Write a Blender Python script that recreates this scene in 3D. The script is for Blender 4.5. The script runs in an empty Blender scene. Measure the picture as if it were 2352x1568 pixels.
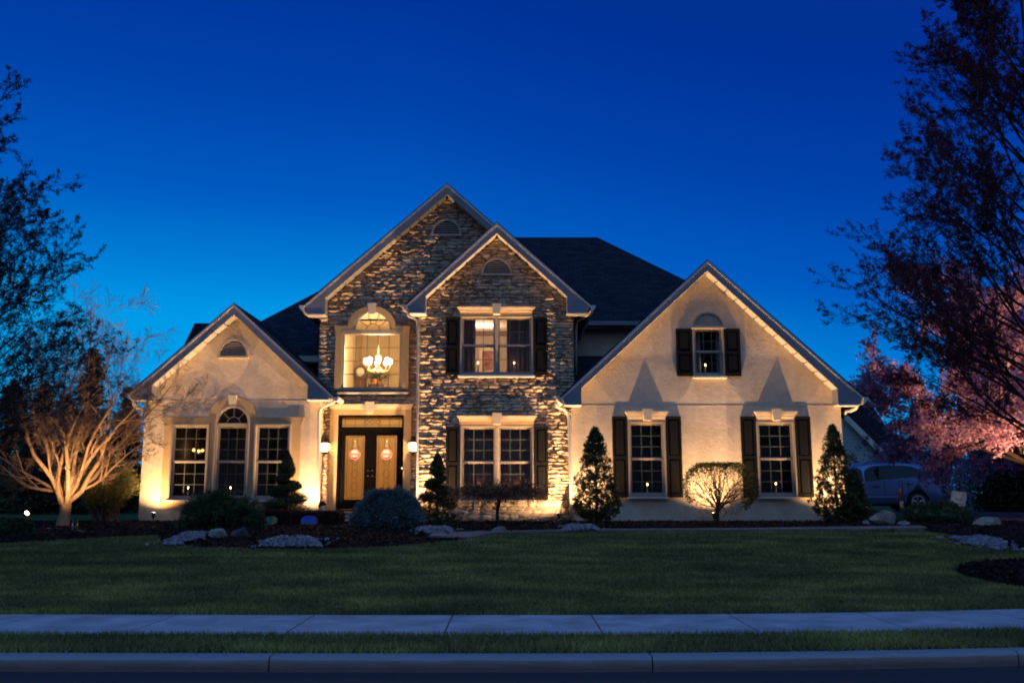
import bpy, math, random
import numpy as np
from mathutils import Vector, Matrix, noise
from mathutils.geometry import tessellate_polygon

sc = bpy.context.scene
COL = sc.collection
rad = math.radians
# ------------------------------------------------------------------ camera model
F = 2100.0                      # focal length in units of a 2352 px wide frame
PITCH = rad(9.36)
EYE = 1.27
CP, SP = math.cos(PITCH), math.sin(PITCH)

def slope(py):
    v = (784.0 - py) / F
    return (SP + v * CP) / (CP - v * SP), v

def XZ(px, py, Y):
    """world X and Z of a sighting at a known distance Y from the camera"""
    s, v = slope(py)
    return (Y * ((px - 1176.0) / F) / (CP - v * SP), EYE + Y * s)

def W(px, py, Y):
    x, z = XZ(px, py, Y)
    return Vector((x, Y, z))

def RECT(x0, y0, x1, y1, Y):
    """x0,x1,z0,z1 in metres"""
    ym = (y0 + y1) / 2; xm = (x0 + x1) / 2
    return XZ(x0, ym, Y)[0], XZ(x1, ym, Y)[0], XZ(xm, y1, Y)[1], XZ(xm, y0, Y)[1]

# ------------------------------------------------------------------ terrain
KERB0, KERB1, WALK0, WALK1 = 7.45, 7.65, 8.44, 9.92
def bend(x):
    if x <= 0: return 0.002 * min(-x, 12) ** 2
    return 0.016 * x * x if x < 10 else 1.6 + 0.32 * (x - 10)
def gz(x, y):
    y = y - bend(x)
    if y < WALK1: return 0.0
    t = min(1.0, (y - WALK1) / 10.7)
    return 0.55 * (1 - (1 - t) ** 1.8)
def G(px, py):
    """point of the ground seen at that sighting"""
    s, v = slope(py)
    Y = 8.0
    while Y < 60:
        x = Y * ((px - 1176.0) / F) / (CP - v * SP)
        if EYE + Y * s <= gz(x, Y): break
        Y += 0.02
    return Vector((x, Y, gz(x, Y)))
def onground(px, Y):
    x = Y * ((px - 1176.0) / F) / (CP + 0.2 * SP)
    return Vector((x, Y, gz(x, Y)))

# ------------------------------------------------------------------ objects
def wloc(o):
    v = Vector((0, 0, 0))
    while o is not None:
        v += o.location; o = o.parent
    return v
def tag(o, label=None, cat=None, group=None, kind=None):
    if label: o['label'] = label
    if cat: o['category'] = cat
    if group: o['group'] = group
    if kind: o['kind'] = kind
    return o
def thing(name, loc, label, cat, group=None):
    o = bpy.data.objects.new(name, None)
    o.empty_display_size = 0.2
    COL.objects.link(o); o.location = loc
    return tag(o, label, cat, group)
def link_mesh(name, me, mat, parent=None, loc=None):
    o = bpy.data.objects.new(name, me)
    COL.objects.link(o)
    if mat is not None: me.materials.append(mat)
    if parent is not None: o.parent = parent
    return o
def np_mesh(name, V, Fa, mat, parent=None, smooth=False):
    """V (n,3), Fa list/array of equal length faces"""
    V = np.asarray(V, dtype=np.float32).reshape(-1, 3)
    if parent is not None:
        V = V - np.array(wloc(parent), dtype=np.float32)
    Fa = np.asarray(Fa, dtype=np.int32)
    k = Fa.shape[1]
    me = bpy.data.meshes.new(name)
    me.vertices.add(len(V)); me.vertices.foreach_set('co', V.ravel())
    me.loops.add(Fa.size); me.loops.foreach_set('vertex_index', Fa.ravel())
    me.polygons.add(len(Fa))
    me.polygons.foreach_set('loop_start', np.arange(0, Fa.size, k, dtype=np.int32))
    me.polygons.foreach_set('loop_total', np.full(len(Fa), k, dtype=np.int32))
    if smooth: me.polygons.foreach_set('use_smooth', np.ones(len(Fa), dtype=bool))
    me.update(calc_edges=True)
    return link_mesh(name, me, mat, parent)

class MB:
    def __init__(s): s.v = []; s.f = []
    def add(s, vs, fs):
        b = len(s.v); s.v += [tuple(p) for p in vs]; s.f += [tuple(i + b for i in f) for f in fs]; return s
    def box(s, x0, x1, y0, y1, z0, z1):
        v = [(x0,y0,z0),(x1,y0,z0),(x1,y1,z0),(x0,y1,z0),(x0,y0,z1),(x1,y0,z1),(x1,y1,z1),(x0,y1,z1)]
        return s.add(v, [(0,3,2,1),(4,5,6,7),(0,1,5,4),(1,2,6,5),(2,3,7,6),(3,0,4,7)])
    def cbox(s, x0, x1, y0, y1, z0, z1, c):
        """box with its front (low y) face chamfered"""
        v = [(x0,y1,z0),(x1,y1,z0),(x1,y1,z1),(x0,y1,z1),(x0,y0+c,z0),(x1,y0+c,z0),(x1,y0+c,z1),(x0,y0+c,z1),
             (x0+c,y0,z0+c),(x1-c,y0,z0+c),(x1-c,y0,z1-c),(x0+c,y0,z1-c)]
        return s.add(v, [(0,3,2,1),(0,1,5,4),(1,2,6,5),(2,3,7,6),(3,0,4,7),(4,5,9,8),(5,6,10,9),(6,7,11,10),(7,4,8,11),(8,9,10,11)])
    def prism(s, outer, y0, y1, holes=()):
        """outline in XZ extruded from y0 (front) to y1"""
        loops = [list(outer)] + [list(h) for h in holes]
        flat = [p for l in loops for p in l]
        tris = tessellate_polygon([[Vector((p[0], p[1], 0)) for p in l] for l in loops])
        n = len(flat)
        vs = [(p[0], y0, p[1]) for p in flat] + [(p[0], y1, p[1]) for p in flat]
        fs = []
        for t in tris:
            a, b, c = [flat[i] for i in t]
            ar = (b[0]-a[0])*(c[1]-a[1]) - (b[1]-a[1])*(c[0]-a[0])
            if abs(ar) < 1e-9: continue
            t = tuple(t) if ar > 0 else (t[0], t[2], t[1])
            fs.append(t); fs.append((t[0]+n, t[2]+n, t[1]+n))
        off = 0
        for k, l in enumerate(loops):
            m = len(l)
            area = sum(l[i][0]*l[(i+1)%m][1] - l[(i+1)%m][0]*l[i][1] for i in range(m))
            ccw = (area > 0) if k == 0 else (area < 0)
            for i in range(m):
                a, b = off+i, off+(i+1)%m
                fs.append((a, a+n, b+n, b) if ccw else (a, b, b+n, a+n))
            off += m
        return s.add(vs, fs)
    def prism_yz(s, outer, x0, x1):
        """outline given as (y,z) extruded along x"""
        m = MB().prism(outer, 0, 1)
        vs = [(x0 + (x1-x0)*v[1], v[0], v[2]) for v in m.v]
        return s.add(vs, [tuple(reversed(f)) for f in m.f])
    def prism_xy(s, outer, z0, z1):
        m = MB().prism(outer, 0, 1)
        return s.add([(v[0], v[2], z0 + (z1-z0)*v[1]) for v in m.v], m.f)
    def tube(s, pts, radii, n=8, cap=True):
        pts = [Vector(p) for p in pts]
        if not isinstance(radii, (list, tuple)): radii = [radii]*len(pts)
        vs = []; fs = []
        for i, p in enumerate(pts):
            d = (pts[min(i+1, len(pts)-1)] - pts[max(i-1, 0)]).normalized()
            a = d.orthogonal().normalized() if i == 0 else (a - d*a.dot(d)).normalized()
            b = d.cross(a)
            for k in range(n):
                t = 2*math.pi*k/n
                vs.append(p + (a*math.cos(t) + b*math.sin(t))*radii[i])
        for i in range(len(pts)-1):
            for k in range(n):
                fs.append((i*n+k, i*n+(k+1)%n, (i+1)*n+(k+1)%n, (i+1)*n+k))
        if cap:
            fs.append(tuple(reversed(range(n)))); fs.append(tuple((len(pts)-1)*n+k for k in range(n)))
        return s.add(vs, fs)
    def lathe(s, c, prof, n=16):
        """prof (r,z) around vertical axis at c"""
        vs = []; fs = []
        for r, z in prof:
            for k in range(n):
                t = 2*math.pi*k/n
                vs.append((c[0]+r*math.cos(t), c[1]+r*math.sin(t), c[2]+z))
        for i in range(len(prof)-1):
            for k in range(n):
                fs.append((i*n+k, i*n+(k+1)%n, (i+1)*n+(k+1)%n, (i+1)*n+k))
        fs.append(tuple(reversed(range(n)))); fs.append(tuple((len(prof)-1)*n+k for k in range(n)))
        return s.add(vs, fs)
    def ball(s, c, r, n=12, m=8, sc_=(1,1,1), rot=0):
        vs = []; fs = []
        cr, sr = math.cos(rot), math.sin(rot)
        for i in range(m+1):
            ph = math.pi*i/m
            for k in range(n):
                t = 2*math.pi*k/n
                x, y, z = r*sc_[0]*math.sin(ph)*math.cos(t), r*sc_[1]*math.sin(ph)*math.sin(t), r*sc_[2]*math.cos(ph)
                vs.append((c[0]+x*cr-y*sr, c[1]+x*sr+y*cr, c[2]+z))
        for i in range(m):
            for k in range(n):
                fs.append((i*n+k, (i+1)*n+k, (i+1)*n+(k+1)%n, i*n+(k+1)%n))
        return s.add(vs, fs)
    def build(s, name, mat, parent=None, smooth=False):
        me = bpy.data.meshes.new(name)
        o = wloc(parent) if parent is not None else Vector((0,0,0))
        me.from_pydata([(v[0]-o.x, v[1]-o.y, v[2]-o.z) for v in s.v], [], s.f)
        if smooth: me.polygons.foreach_set('use_smooth', [True]*len(me.polygons))
        me.update()
        return link_mesh(name, me, mat, parent)

def arch(xc, zs, rx, rz, zb, n=20):
    """closed outline: flat bottom at zb, sides to zs, half ellipse above"""
    p = [(xc-rx, zb), (xc+rx, zb)] if abs(zb-zs) > 1e-6 else []
    return p + [(xc+rx*math.cos(math.pi*i/n), zs+rz*math.sin(math.pi*i/n)) for i in range(n+1)]

# ------------------------------------------------------------------ materials
def _nodes(name):
    m = bpy.data.materials.new(name); m.use_nodes = True
    nt = m.node_tree; bs = nt.nodes['Principled BSDF']
    return m, nt, bs
def ramp(nt, fac, stops, interp='LINEAR'):
    r = nt.nodes.new('ShaderNodeValToRGB'); r.color_ramp.interpolation = interp
    e = r.color_ramp.elements
    while len(e) < len(stops): e.new(0.5)
    for i, (p, c) in enumerate(stops):
        e[i].position = p; e[i].color = (*c, 1)
    nt.links.new(fac, r.inputs[0]); return r.outputs[0]
def noise_tex(nt, scale, detail=4, coord='Object', stretch=(1,1,1), rough=0.55):
    tc = nt.nodes.new('ShaderNodeTexCoord'); mp = nt.nodes.new('ShaderNodeMapping')
    mp.inputs['Scale'].default_value = stretch
    nt.links.new(tc.outputs[coord], mp.inputs[0])
    n = nt.nodes.new('ShaderNodeTexNoise'); n.inputs['Scale'].default_value = scale; n.inputs['Detail'].default_value = detail
    n.inputs['Roughness'].default_value = rough
    nt.links.new(mp.outputs[0], n.inputs['Vector']); return n.outputs['Fac']
def bump(nt, bs, h, strength, dist=0.02):
    b = nt.nodes.new('ShaderNodeBump'); b.inputs['Strength'].default_value = strength; b.inputs['Distance'].default_value = dist
    nt.links.new(h, b.inputs['Height']); nt.links.new(b.outputs[0], bs.inputs['Normal'])
def surf(name, c, rough=0.7, var=0.15, scale=6, bmp=0.0, bscale=40, spec=0.3, metal=0.0, stretch=(1,1,1), bdist=0.02):
    m, nt, bs = _nodes(name)
    lo = tuple(x*(1-var) for x in c); hi = tuple(min(1, x*(1+var)) for x in c)
    nt.links.new(ramp(nt, noise_tex(nt, scale, stretch=stretch), [(0.3, lo), (0.7, hi)]), bs.inputs['Base Color'])
    bs.inputs['Roughness'].default_value = rough; bs.inputs['Metallic'].default_value = metal
    bs.inputs['Specular IOR Level'].default_value = spec
    if bmp: bump(nt, bs, noise_tex(nt, bscale, 5, stretch=stretch), bmp, bdist)
    return m
def island(name, cols, rough=0.8, bmp=0.3, bscale=60, spec=0.2, sub=0.0, bdist=0.01):
    """each loose piece takes its own tone"""
    m, nt, bs = _nodes(name)
    g = nt.nodes.new('ShaderNodeNewGeometry')
    n = len(cols)
    c = ramp(nt, g.outputs['Random Per Island'], [(i/max(1, n-1), cols[i]) for i in range(n)])
    nz = ramp(nt, noise_tex(nt, 18, 4), [(0.3, (0.72,)*3), (0.7, (1.15,)*3)])
    mx = nt.nodes.new('ShaderNodeMixRGB'); mx.blend_type = 'MULTIPLY'; mx.inputs[0].default_value = 1
    nt.links.new(c, mx.inputs[1]); nt.links.new(nz, mx.inputs[2]); nt.links.new(mx.outputs[0], bs.inputs['Base Color'])
    bs.inputs['Roughness'].default_value = rough; bs.inputs['Specular IOR Level'].default_value = spec
    if sub and 'Subsurface Weight' in bs.inputs: pass
    if bmp: bump(nt, bs, noise_tex(nt, bscale, 5), bmp, bdist)
    return m
def leafmat(name, cols, transl=0.35, rough=0.6):
    m, nt, bs = _nodes(name)
    g = nt.nodes.new('ShaderNodeNewGeometry'); n = len(cols)
    c = ramp(nt, g.outputs['Random Per Island'], [(i/max(1, n-1), cols[i]) for i in range(n)])
    nz = ramp(nt, noise_tex(nt, 1.7, 3), [(0.3, (0.7,)*3), (0.7, (1.25,)*3)])
    mx = nt.nodes.new('ShaderNodeMixRGB'); mx.blend_type = 'MULTIPLY'; mx.inputs[0].default_value = 1
    nt.links.new(c, mx.inputs[1]); nt.links.new(nz, mx.inputs[2])
    nt.links.new(mx.outputs[0], bs.inputs['Base Color'])
    bs.inputs['Roughness'].default_value = rough; bs.inputs['Specular IOR Level'].default_value = 0.25
    t = nt.nodes.new('ShaderNodeBsdfTranslucent'); nt.links.new(mx.outputs[0], t.inputs[0])
    ms = nt.nodes.new('ShaderNodeMixShader'); ms.inputs[0].default_value = transl
    out = nt.nodes['Material Output']
    nt.links.new(bs.outputs[0], ms.inputs[1]); nt.links.new(t.outputs[0], ms.inputs[2]); nt.links.new(ms.outputs[0], out.inputs[0])
    return m
def emit(name, c, s):
    m = bpy.data.materials.new(name); m.use_nodes = True; nt = m.node_tree
    nt.nodes.remove(nt.nodes['Principled BSDF'])
    e = nt.nodes.new('ShaderNodeEmission'); e.inputs[0].default_value = (*c, 1); e.inputs[1].default_value = s
    nt.links.new(e.outputs[0], nt.nodes['Material Output'].inputs[0]); return m
def glass(name, tint=(1,1,1), refl=1.45, rough=0.0, milky=0.0):
    m = bpy.data.materials.new(name); m.use_nodes = True; nt = m.node_tree
    nt.nodes.remove(nt.nodes['Principled BSDF'])
    t = nt.nodes.new('ShaderNodeBsdfTransparent'); t.inputs[0].default_value = (*tint, 1)
    gl = nt.nodes.new('ShaderNodeBsdfGlossy'); gl.inputs['Roughness'].default_value = rough
    fr = nt.nodes.new('ShaderNodeFresnel'); fr.inputs[0].default_value = refl
    ms = nt.nodes.new('ShaderNodeMixShader')
    nt.links.new(fr.outputs[0], ms.inputs[0]); nt.links.new(gl.outputs[0], ms.inputs[2])
    if milky:
        tl = nt.nodes.new('ShaderNodeBsdfTranslucent'); tl.inputs[0].default_value = (0.95, 0.74, 0.47, 1)
        m2 = nt.nodes.new('ShaderNodeMixShader'); m2.inputs[0].default_value = milky
        nt.links.new(t.outputs[0], m2.inputs[1]); nt.links.new(tl.outputs[0], m2.inputs[2]); nt.links.new(m2.outputs[0], ms.inputs[1])
    else:
        nt.links.new(t.outputs[0], ms.inputs[1])
    nt.links.new(ms.outputs[0], nt.nodes['Material Output'].inputs[0]); return m

def stucco_mat():
    m, nt, bs = _nodes('stucco')
    a = noise_tex(nt, 1.1, 6, stretch=(1, 1, 1.8)); b = noise_tex(nt, 9, 5)
    c1 = ramp(nt, a, [(0.3, (0.50, 0.40, 0.29)), (0.5, (0.57, 0.465, 0.34)), (0.75, (0.63, 0.52, 0.385))])
    st = ramp(nt, noise_tex(nt, 1.0, 5, stretch=(3.5, 3.5, 0.22)), [(0.32, (0.86, 0.85, 0.83)), (0.5, (1.0,)*3), (0.75, (1.04,)*3)])
    m0 = nt.nodes.new('ShaderNodeMixRGB'); m0.blend_type = 'MULTIPLY'; m0.inputs[0].default_value = 0.7; nt.links.new(c1, m0.inputs[1]); nt.links.new(st, m0.inputs[2]); c1 = m0.outputs[0]
    c2 = ramp(nt, b, [(0.3, (0.9,)*3), (0.7, (1.06,)*3)])
    mx = nt.nodes.new('ShaderNodeMixRGB'); mx.blend_type = 'MULTIPLY'; mx.inputs[0].default_value = 1
    nt.links.new(c1, mx.inputs[1]); nt.links.new(c2, mx.inputs[2]); nt.links.new(mx.outputs[0], bs.inputs['Base Color'])
    bs.inputs['Roughness'].default_value = 0.95; bs.inputs['Specular IOR Level'].default_value = 0.1
    n = noise_tex(nt, 14, 8, rough=0.7)
    bump(nt, bs, n, 0.45, 0.02)
    return m
def shingle_mat():
    m, nt, bs = _nodes('roof_shingles')
    tc = nt.nodes.new('ShaderNodeTexCoord'); mp = nt.nodes.new('ShaderNodeMapping'); mp.vector_type = 'POINT'
    sep = nt.nodes.new('ShaderNodeSeparateXYZ'); nt.links.new(tc.outputs['Object'], sep.inputs[0])
    cmb = nt.nodes.new('ShaderNodeCombineXYZ')
    nt.links.new(sep.outputs['X'], cmb.inputs[0]); nt.links.new(sep.outputs['Z'], cmb.inputs[1])
    br = nt.nodes.new('ShaderNodeTexBrick'); br.inputs['Scale'].default_value = 1.0
    br.inputs['Brick Width'].default_value = 0.28; br.inputs['Row Height'].default_value = 0.10
    br.inputs['Mortar Size'].default_value = 0.008; br.inputs['Color1'].default_value = (0.014, 0.020, 0.032, 1)
    br.inputs['Color2'].default_value = (0.028, 0.036, 0.052, 1); br.inputs['Mortar'].default_value = (0.008, 0.01, 0.014, 1)
    nt.links.new(cmb.outputs[0], br.inputs['Vector'])
    nt.links.new(br.outputs['Color'], bs.inputs['Base Color'])
    bs.inputs['Roughness'].default_value = 0.95; bs.inputs['Specular IOR Level'].default_value = 0.05
    bump(nt, bs, br.outputs['Color'], 0.5, 0.03)
    return m
def siding_mat():
    m, nt, bs = _nodes('lap_siding')
    tc = nt.nodes.new('ShaderNodeTexCoord'); wv = nt.nodes.new('ShaderNodeTexWave')
    wv.wave_type = 'BANDS'; wv.bands_direction = 'Z'; wv.wave_profile = 'SAW'; wv.inputs['Scale'].default_value = 1.4
    nt.links.new(tc.outputs['Object'], wv.inputs['Vector'])
    nt.links.new(ramp(nt, wv.outputs['Fac'], [(0.0, (0.12, 0.17, 0.2)), (0.12, (0.22, 0.3, 0.33)), (1, (0.26, 0.34, 0.36))]), bs.inputs['Base Color'])
    bump(nt, bs, wv.outputs['Fac'], 0.6, 0.05)
    bs.inputs['Roughness'].default_value = 0.6
    return m
def grass_ground():
    m, nt, bs = _nodes('lawn_turf')
    a = noise_tex(nt, 0.8, 5); b = noise_tex(nt, 60, 4)
    c1 = ramp(nt, a, [(0.3, (0.05, 0.08, 0.03)), (0.7, (0.09, 0.13, 0.045))])
    c2 = ramp(nt, b, [(0.3, (0.5,)*3), (0.7, (1.2,)*3)])
    mx = nt.nodes.new('ShaderNodeMixRGB'); mx.blend_type = 'MULTIPLY'; mx.inputs[0].default_value = 1
    nt.links.new(c1, mx.inputs[1]); nt.links.new(c2, mx.inputs[2]); nt.links.new(mx.outputs[0], bs.inputs['Base Color'])
    bs.inputs['Roughness'].default_value = 0.95; bs.inputs['Specular IOR Level'].default_value = 0.05
    bump(nt, bs, b, 0.8, 0.04)
    return m
def blade_mat():
    m, nt, bs = _nodes('grass_blades')
    g = nt.nodes.new('ShaderNodeNewGeometry')
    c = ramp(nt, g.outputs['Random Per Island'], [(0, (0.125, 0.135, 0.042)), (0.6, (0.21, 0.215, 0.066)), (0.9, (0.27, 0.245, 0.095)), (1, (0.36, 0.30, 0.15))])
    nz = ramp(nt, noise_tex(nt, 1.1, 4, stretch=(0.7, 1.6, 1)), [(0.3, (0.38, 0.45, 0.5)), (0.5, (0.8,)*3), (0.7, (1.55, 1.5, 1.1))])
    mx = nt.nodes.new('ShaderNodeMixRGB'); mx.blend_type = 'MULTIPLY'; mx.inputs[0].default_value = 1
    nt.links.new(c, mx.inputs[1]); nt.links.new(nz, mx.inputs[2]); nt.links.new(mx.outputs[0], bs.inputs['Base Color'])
    bs.inputs['Roughness'].default_value = 0.7; bs.inputs['Specular IOR Level'].default_value = 0.15
    return m

M = {}
M['stucco'] = stucco_mat()
M['casing'] = surf('tan_casing', (0.42, 0.285, 0.14), 0.9, 0.08, 5, 0.15, 60)
M['header'] = surf('cream_header', (0.58, 0.48, 0.34), 0.8, 0.06, 5, 0.08, 60)
M['trim'] = surf('white_trim', (0.47, 0.44, 0.40), 0.5, 0.05, 3)
M['fascia'] = surf('fascia_paint', (0.17, 0.175, 0.20), 0.55, 0.08, 2, 0.05, 30)
M['soffit'] = surf('soffit_panel', (0.30, 0.275, 0.24), 0.6, 0.05, 3)
M['frame'] = surf('window_frame_paint', (0.31, 0.262, 0.21), 0.45, 0.05, 4)
M['mortar'] = surf('mortar', (0.24, 0.19, 0.145), 1.0, 0.3, 20, 0.5, 50, 0.05)
M['stone'] = island('ledge_stone', [(0.31, 0.21, 0.14), (0.58, 0.44, 0.29), (0.42, 0.32, 0.23), (0.64, 0.51, 0.36), (0.36, 0.29, 0.23), (0.56, 0.41, 0.26), (0.27, 0.20, 0.14), (0.60, 0.47, 0.34)], 0.9, 0.6, 35, 0.15, bdist=0.02)
M['plinth_stone'] = island('plinth_stone', [(0.42, 0.33, 0.22), (0.56, 0.46, 0.32), (0.48, 0.40, 0.29), (0.62, 0.52, 0.38), (0.38, 0.31, 0.22)], 0.9, 0.5, 35, 0.15)
M['muntin'] = surf('grille_bar', (0.075, 0.09, 0.07), 0.5, 0.05, 4)
M['shutter'] = surf('shutter_paint', (0.0062, 0.006, 0.0055), 0.6, 0.15, 6, spec=0.15)
M['roof'] = shingle_mat()
M['door'] = surf('door_paint', (0.0028, 0.002, 0.0017), 0.45, 0.2, 8, spec=0.08)
M['metal_dark'] = surf('dark_metal', (0.03, 0.027, 0.025), 0.45, 0.2, 20, metal=0.6)
M['brass'] = surf('brass', (0.55, 0.4, 0.18), 0.3, 0.1, 20, metal=0.9)
M['glass'] = glass('window_glass', (0.92, 0.93, 0.92), 1.28)
M['leaded'] = glass('leaded_glass', (0.95, 0.82, 0.58), 1.25, 0.1, 0.55)
M['vent'] = surf('vent_louver', (0.36, 0.30, 0.24), 0.7, 0.1)
M['void'] = surf('vent_cavity', (0.02, 0.018, 0.016), 0.9)
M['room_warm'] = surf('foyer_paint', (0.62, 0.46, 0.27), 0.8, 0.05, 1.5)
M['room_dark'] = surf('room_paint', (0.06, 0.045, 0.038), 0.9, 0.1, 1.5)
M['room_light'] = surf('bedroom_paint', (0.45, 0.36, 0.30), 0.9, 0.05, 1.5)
M['wood'] = surf('dark_wood', (0.09, 0.04, 0.02), 0.4, 0.25, 12, stretch=(1,1,0.2))
M['curtain'] = surf('curtain_cloth', (0.16, 0.11, 0.115), 0.9, 0.15, 6)
M['drape'] = surf('drape_cloth', (0.34, 0.17, 0.12), 0.9, 0.15, 6)
M['sheer'] = surf('sheer_cloth', (0.30, 0.34, 0.36), 0.9, 0.1, 6)
M['concrete'] = surf('concrete', (0.31, 0.35, 0.38), 0.9, 0.28, 2.2, 0.25, 90, 0.15)
M['kerb'] = surf('kerb_concrete', (0.40, 0.37, 0.36), 0.9, 0.35, 5, 0.5, 70, 0.15, stretch=(0.5, 1, 3))
M['walk'] = surf('walk_concrete', (0.17, 0.145, 0.135), 0.9, 0.15, 3, 0.25, 90, 0.15)
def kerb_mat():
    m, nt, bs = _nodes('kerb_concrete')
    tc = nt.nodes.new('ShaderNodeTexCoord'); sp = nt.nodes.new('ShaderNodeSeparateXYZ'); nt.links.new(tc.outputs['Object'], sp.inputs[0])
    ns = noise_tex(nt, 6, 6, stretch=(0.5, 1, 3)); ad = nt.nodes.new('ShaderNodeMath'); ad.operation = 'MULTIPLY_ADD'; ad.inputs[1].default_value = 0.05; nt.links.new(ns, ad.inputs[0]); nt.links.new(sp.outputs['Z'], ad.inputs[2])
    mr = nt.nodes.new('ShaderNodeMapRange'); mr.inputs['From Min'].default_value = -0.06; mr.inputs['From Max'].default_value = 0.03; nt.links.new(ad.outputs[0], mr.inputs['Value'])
    nt.links.new(ramp(nt, mr.outputs[0], [(0.0, (0.10, 0.075, 0.065)), (0.45, (0.21, 0.165, 0.15)), (0.75, (0.23, 0.26, 0.29))]), bs.inputs['Base Color'])  # face darkened by height: shade painted into the colour, along with road dirt
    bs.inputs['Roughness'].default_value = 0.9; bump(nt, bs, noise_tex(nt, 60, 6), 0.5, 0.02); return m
M['kerb_shade_dirt'] = kerb_mat()
M['asphalt'] = surf('asphalt', (0.045, 0.046, 0.05), 0.9, 0.3, 120, 0.6, 150, 0.2, bdist=0.01)
M['joint'] = surf('joint_dirt', (0.04, 0.035, 0.03), 1.0)
M['turf'] = grass_ground()
M['blade'] = blade_mat()
M['mulch'] = surf('mulch', (0.020, 0.013, 0.012), 1.0, 0.6, 30, 1.0, 45, 0.05, bdist=0.05)
M['chip'] = island('mulch_chips', [(0.012, 0.008, 0.008), (0.032, 0.02, 0.017), (0.02, 0.012, 0.011), (0.06, 0.04, 0.032)], 1.0, 0)
M['pebble'] = island('white_pebble', [(0.12, 0.12, 0.14), (0.32, 0.31, 0.33), (0.07, 0.07, 0.085), (0.22, 0.21, 0.22)], 0.7, 0.2, 30)
M['rock'] = surf('boulder', (0.24, 0.19, 0.15), 0.95, 0.4, 3.5, 0.9, 9, 0.1, bdist=0.06)
M['rock_pale'] = surf('pale_boulder', (0.26, 0.26, 0.20), 0.95, 0.3, 3, 0.9, 9, 0.1, bdist=0.06)
M['rock_dark'] = surf('dark_boulder', (0.07, 0.07, 0.08), 0.95, 0.3, 4, 0.9, 9, 0.1, bdist=0.06)
M['bark'] = surf('pale_bark', (0.28, 0.18, 0.105), 0.95, 0.35, 9, 0.9, 26, 0.1, stretch=(1,1,0.3), bdist=0.03)
M['twig'] = surf('twig_bark', (0.17, 0.105, 0.065), 0.95, 0.2, 10)
M['bark_dark'] = surf('dark_bark', (0.05, 0.035, 0.03), 0.95, 0.3, 9, 0.5, 26, 0.1)
M['holly'] = leafmat('holly_leaf', [(0.030, 0.045, 0.016), (0.05, 0.075, 0.022), (0.09, 0.11, 0.035)], 0.25, 0.4)
M['boxwood'] = leafmat('boxwood_leaf', [(0.05, 0.06, 0.018), (0.10, 0.11, 0.03), (0.15, 0.14, 0.05)], 0.4)
M['juniper'] = leafmat('juniper_leaf', [(0.025, 0.04, 0.014), (0.045, 0.065, 0.022), (0.07, 0.08, 0.03)], 0.2)
M['spruce'] = leafmat('blue_spruce_needle', [(0.05, 0.08, 0.075), (0.12, 0.17, 0.17), (0.22, 0.28, 0.27)], 0.15)
M['weeping_leaf'] = leafmat('red_twig_leaf', [(0.24, 0.11, 0.07), (0.38, 0.20, 0.12), (0.28, 0.17, 0.09)], 0.3)
M['hedge'] = leafmat('barberry_leaf', [(0.05, 0.02, 0.016), (0.09, 0.035, 0.025), (0.07, 0.045, 0.02)], 0.25)
M['yew'] = leafmat('yew_leaf', [(0.03, 0.05, 0.022), (0.06, 0.085, 0.038), (0.09, 0.12, 0.055)], 0.2)
M['maple_red'] = leafmat('plum_leaf', [(0.10, 0.025, 0.03), (0.16, 0.04, 0.045), (0.07, 0.02, 0.03)], 0.3)
M['bud'] = leafmat('spring_bud_leaf', [(0.04, 0.018, 0.022), (0.07, 0.03, 0.035), (0.03, 0.018, 0.02)], 0.25)
M['budred'] = leafmat('red_bud_leaf', [(0.07, 0.018, 0.028), (0.15, 0.03, 0.045), (0.05, 0.015, 0.025)], 0.3)
M['blossom'] = leafmat('cherry_blossom', [(0.40, 0.20, 0.32), (0.60, 0.36, 0.48), (0.50, 0.28, 0.40), (0.30, 0.13, 0.22)], 0.45)
M['blossom_pale'] = leafmat('weeping_blossom', [(0.38, 0.27, 0.42), (0.55, 0.42, 0.6), (0.28, 0.2, 0.32)], 0.3)
M['conifer'] = leafmat('conifer_needle', [(0.018, 0.030, 0.014), (0.035, 0.05, 0.02), (0.05, 0.06, 0.028)], 0.15)
M['forsythia'] = leafmat('shrub_leaf', [(0.15, 0.15, 0.04), (0.26, 0.24, 0.07), (0.10, 0.11, 0.035)], 0.35)
UW = [330, 340, 460, 370, 335, 335, 350, 560, 40, 720]
LANT = 36; CHAN = 210; BED = 90
SKYF = [(0.0, (0.0, 0.38, 0.84)), (0.18, (0.0, 0.32, 0.80)), (0.23, (0.0, 0.21, 0.68)), (0.30, (0.0, 0.105, 0.53)), (0.40, (0.0, 0.056, 0.40)), (0.52, (0.0, 0.031, 0.30)), (0.9, (0.01, 0.03, 0.22))]
SKYB = [(0.0, (0.09, 0.115, 0.21)), (0.15, (0.13, 0.175, 0.31)), (0.45, (0.17, 0.30, 0.62)), (0.9, (0.17, 0.45, 1.05))]
SKYS = 1.0
# ------------------------------------------------------------------ distances of the facade planes
YL, YE, YB, YR = 22.4, 22.9, 22.35, 22.0     # left wing, entry, bay, right wing
OH = 0.36
ZB = 0.50
house = thing('house', (0, 22.5, ZB), 'large stucco and stone house with four lit gables and dark shingle roofs', 'house')

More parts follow.
